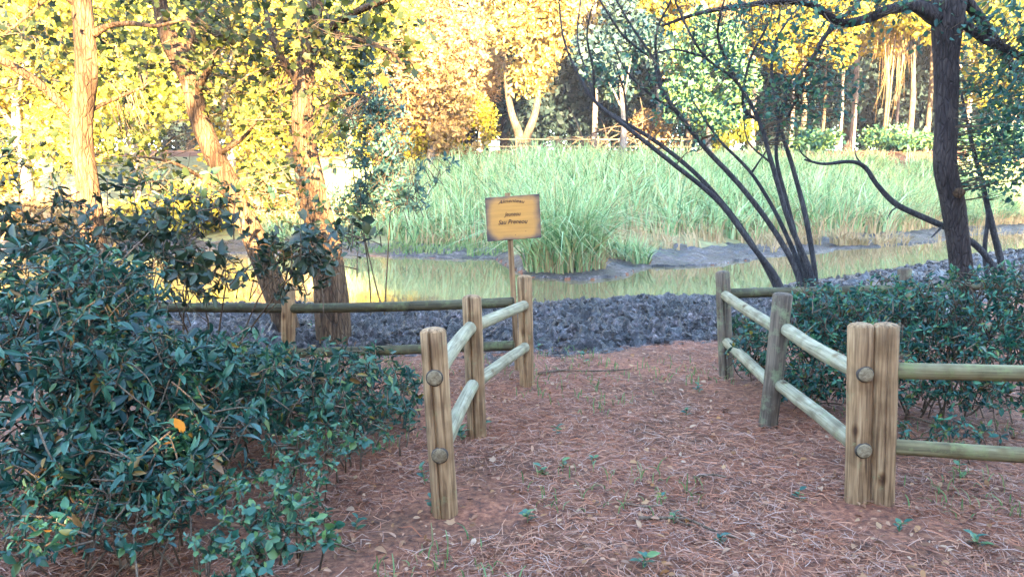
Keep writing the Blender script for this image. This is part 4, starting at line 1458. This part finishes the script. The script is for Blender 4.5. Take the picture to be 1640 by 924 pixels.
single('pine_needles', *needles(110000, 2.1, 8.0, .10, .003), M['needle'], kind='stuff', smooth=False)
n = 5200
y = 2.2 + 5.2 * rng.random(n) ** 1.2
x = (rng.random(n) * 2 - 1) * (y * .74)
k = rng.random(n) < .25 + fbm(x * 1.3, y * 1.3, 3, 91)
x, y = x[k], y[k]
lv = Leaves()
n = len(x)
ll = .018 + .036 * rng.random(n) ** 2
lv.add(np.stack([x, y, height(x, y) + .012 + rng.random(n) * .015], 1), np.stack([rng.normal(size=n), rng.normal(size=n), rng.normal(size=n) * .25], 1), rng.normal(size=(n, 3)) * .45 + np.array([0, 0, 1]), ll, ll * .55)
rt = bpy.data.objects.new('tmp', None); COL.objects.link(rt)
lo = lv.build(rt, M['litter'], FOLD, 'leaf_litter')
lo.parent = None
bpy.data.objects.remove(rt)

# single fallen leaves
me_l = mesh_np('fallen_leaf', LANCE[0] * np.array([1, 1, 1.8]), LANCE[1], M['fallen'])
me_y = mesh_np('fallen_leaf', LOBED[0], LOBED[1], M['fallenyellow'])
me_b = mesh_np('fallen_leaf', LOBED[0] * np.array([1, 1, 2.2]), LOBED[1], M['fallen'])
fl = [(350, 850, .11, 1, 'curled orange brown leaf standing in the litter below the laurel'), (725, 848, .06, 1, 'tan leaf lying right at the foot of the near left post'),
      (150, 770, .10, 1, 'withered tan leaf caught low in front of the laurel'), (195, 905, .10, 1, 'pale fallen leaf at the lower left of the litter'), (600, 885, .06, 0, 'brown leaf lying below the creeping plant'),
      (635, 745, .05, 0, 'orange leaf lying left of the near left post'), (1060, 798, .045, 2, 'single yellow green leaf on the needles above the forked stick'), (1540, 765, .07, 2, 'yellow green leaf under the lower right rail'),
      (1370, 880, .05, 0, 'orange brown leaf in front of the double post'), (1520, 905, .05, 0, 'tan leaf near the lower right of the needles')]
for px, py, sz, kd, lab in fl:
    p = gp(px, py)
    o = bpy.data.objects.new('fallen_leaf', (me_l, me_b, me_y)[kd])
    COL.objects.link(o)
    o.location = p + Vector((0, 0, .02))
    o.rotation_euler = (rng.normal() * .35, rng.normal() * .35, rng.random() * 6.28)
    o.scale = (sz, sz * (.55 if kd == 0 else 1), sz)
    o['label'] = lab; o['category'] = 'leaf'
for i in range(110):
    yy = 2.4 + 4.6 * rng.random() ** 1.2
    xx = (rng.random() * 1.3 - .55) * yy * .72
    o = bpy.data.objects.new('fallen_leaf', (me_l, me_l, me_b)[i % 3])
    COL.objects.link(o)
    o.location = (xx, yy, hz(xx, yy) + .022)
    o.rotation_euler = (rng.normal() * .4, rng.normal() * .4, rng.random() * 6.28)
    sz = .03 + .025 * rng.random()
    o.scale = (sz, sz * (.6 if i % 3 < 2 else 1), sz)
    o['label'] = 'small dry brown leaf lying among the pine needles'; o['category'] = 'leaf'; o['group'] = 'dry leaves scattered on the needles'

# sticks
def stick(label, paths, nm='fallen_stick'):
    p0 = gp(*paths[0][0][0])
    rt = thing(nm, label, 'stick', p0)
    for pts, r0, r1 in paths:
        q = [gp(*a) + Vector((0, 0, .022)) for a in pts]
        p, r = smooth_path(q, np.linspace(r0, r1, len(q)), 12)
        part('twig', *tube(p, r, 6, .15), M['twig'], rt)


stick('forked fallen stick lying on the needles in the middle of the path', [([(1022, 836), (1060, 836), (1100, 838), (1140, 855), (1178, 868)], .010, .004), ([(1072, 822), (1090, 832), (1120, 846)], .006, .004), ([(1082, 838), (1096, 845), (1120, 850)], .005, .003)])
stick('thin stick lying across the path where the mud begins', [([(862, 602), (900, 597), (950, 598), (1010, 595)], .012, .006)])
stick('short dark stick on the needles above the forked stick', [([(1000, 812), (1030, 817), (1062, 815)], .008, .004)])
stick('short bark coloured stick near the right of the path', [([(1110, 770), (1140, 766), (1165, 770)], .009, .005)])
stick('bent twig arching from the mud behind the sign', [([(868, 498), (880, 492), (890, 505)], .012, .006)])

# seedlings on the path: each its own little plant
def seedling(px, py, h_, nl, L, label, mat='ivy'):
    p = gp(px, py)
    rt = thing('seedling', label, 'plant', p, None)
    top = np.array(p) + np.array([rng.normal() * .015, rng.normal() * .01, h_])
    q, r = smooth_path([np.array(p) - np.array([0, 0, .02]), (np.array(p) + top) / 2 + rng.normal(size=3) * .006, top], [.003, .0025, .0015], 6)
    part('stem', *tube(q, r, 5), M['grass'], rt)
    me = mesh_np('leaf', LANCE[0], LANCE[1], M[mat])
    for i in range(nl):
        t = .35 + .65 * i / max(1, nl - 1)
        c = q[min(5, int(t * 5))] - np.array(p)
        a = i * 2.4 + rng.random()
        o = bpy.data.objects.new('leaf', me)
        COL.objects.link(o)
        o.parent = rt
        o.location = c
        o.rotation_euler = (rng.normal() * .2, -.35 - .3 * rng.random(), a)
        s = L * (.7 + .5 * rng.random())
        o.scale = (s, s * .6, s)


for a in ((868, 760, .05, 7, .05, 'bright green seedling left of the middle of the path'), (905, 750, .04, 6, .05, 'dull green seedling in the middle of the path'), (950, 745, .05, 6, .04, 'dark seedling right of two others in mid path'),
          (845, 835, .05, 9, .055, 'blue green seedling patch near the front of the path'), (1060, 806, .04, 4, .035, 'tiny upright sprout above the forked stick'), (1078, 840, .06, 6, .04, 'sprout growing through the forked stick'),
          (1030, 910, .05, 8, .06, 'leafy sprout at the front edge of the path'), (890, 695, .05, 6, .05, 'small plant beyond the middle of the path'), (1120, 628, .05, 7, .05, 'weed by the far right post'),
          (1100, 665, .05, 6, .045, 'yellow green weed right of mid path'), (865, 570, .16, 6, .06, 'upright sprout behind the far left post'), (935, 582, .12, 6, .07, 'broad leafed sprout at the mud edge'),
          (1150, 870, .04, 6, .05, 'sprout right of the forked stick'), (1400, 800, .06, 6, .05, 'yellow green sprout at the foot of the double post'), (1540, 770, .14, 6, .055, 'upright sprout under the lower right rail'),
          (1570, 875, .06, 7, .06, 'dark green sprout at the lower right'), (1440, 850, .05, 6, .04, 'pale sprout in front of the double post'), (740, 705, .09, 11, .06, 'leafy weed between the near and middle left posts'),
          (775, 690, .07, 8, .05, 'weed at the foot of the middle left post'), (690, 820, .09, 9, .045, 'weed hugging the foot of the near left post'), (680, 775, .10, 9, .045, 'weed left of the near left post'),
          (1280, 800, .05, 6, .04, 'small sprout left of the double post'), (570, 850, .06, 7, .05, 'sprout on the needles right of the creeping plant'), (500, 545, .22, 8, .09, 'yellow green sprout at the foot of the thick trunk')):
    seedling(*a)

# grass wisps
n = 4200
y = 2.4 + 5.6 * rng.random(n)
x = (rng.random(n) * 2 - 1) * y * .74
k = fbm(x * 1.1, y * 1.1, 3, 101) > .56
x, y = x[k], y[k]
pts = np.stack([x, y, height(x, y)], 1)
n = len(x)
single('grass_wisps', *blades(pts, .04 + .08 * rng.random(n), np.full(n, .004), np.zeros((n, 3)), np.full(n, 1.1), 3), M['grass'], kind='stuff')

# ------------------------------------------------------------------ air
m = bpy.data.materials.new('pale_air')
m.use_nodes = True
nt = m.node_tree
nt.nodes.clear()
out = N(nt, "ShaderNodeOutputMaterial")
pv = N(nt, "ShaderNodeVolumePrincipled")
pv.inputs['Color'].default_value = (.86, .90, 1.0, 1)
pv.inputs['Density'].default_value = HAZE
pv.inputs['Anisotropy'].default_value = .0
nt.links.new(pv.outputs[0], out.inputs['Volume'])
V, F = box((0, 600, 13), 1840, 1860, 38, 0.0)
single('haze', V, F, m, kind='stuff', smooth=False)
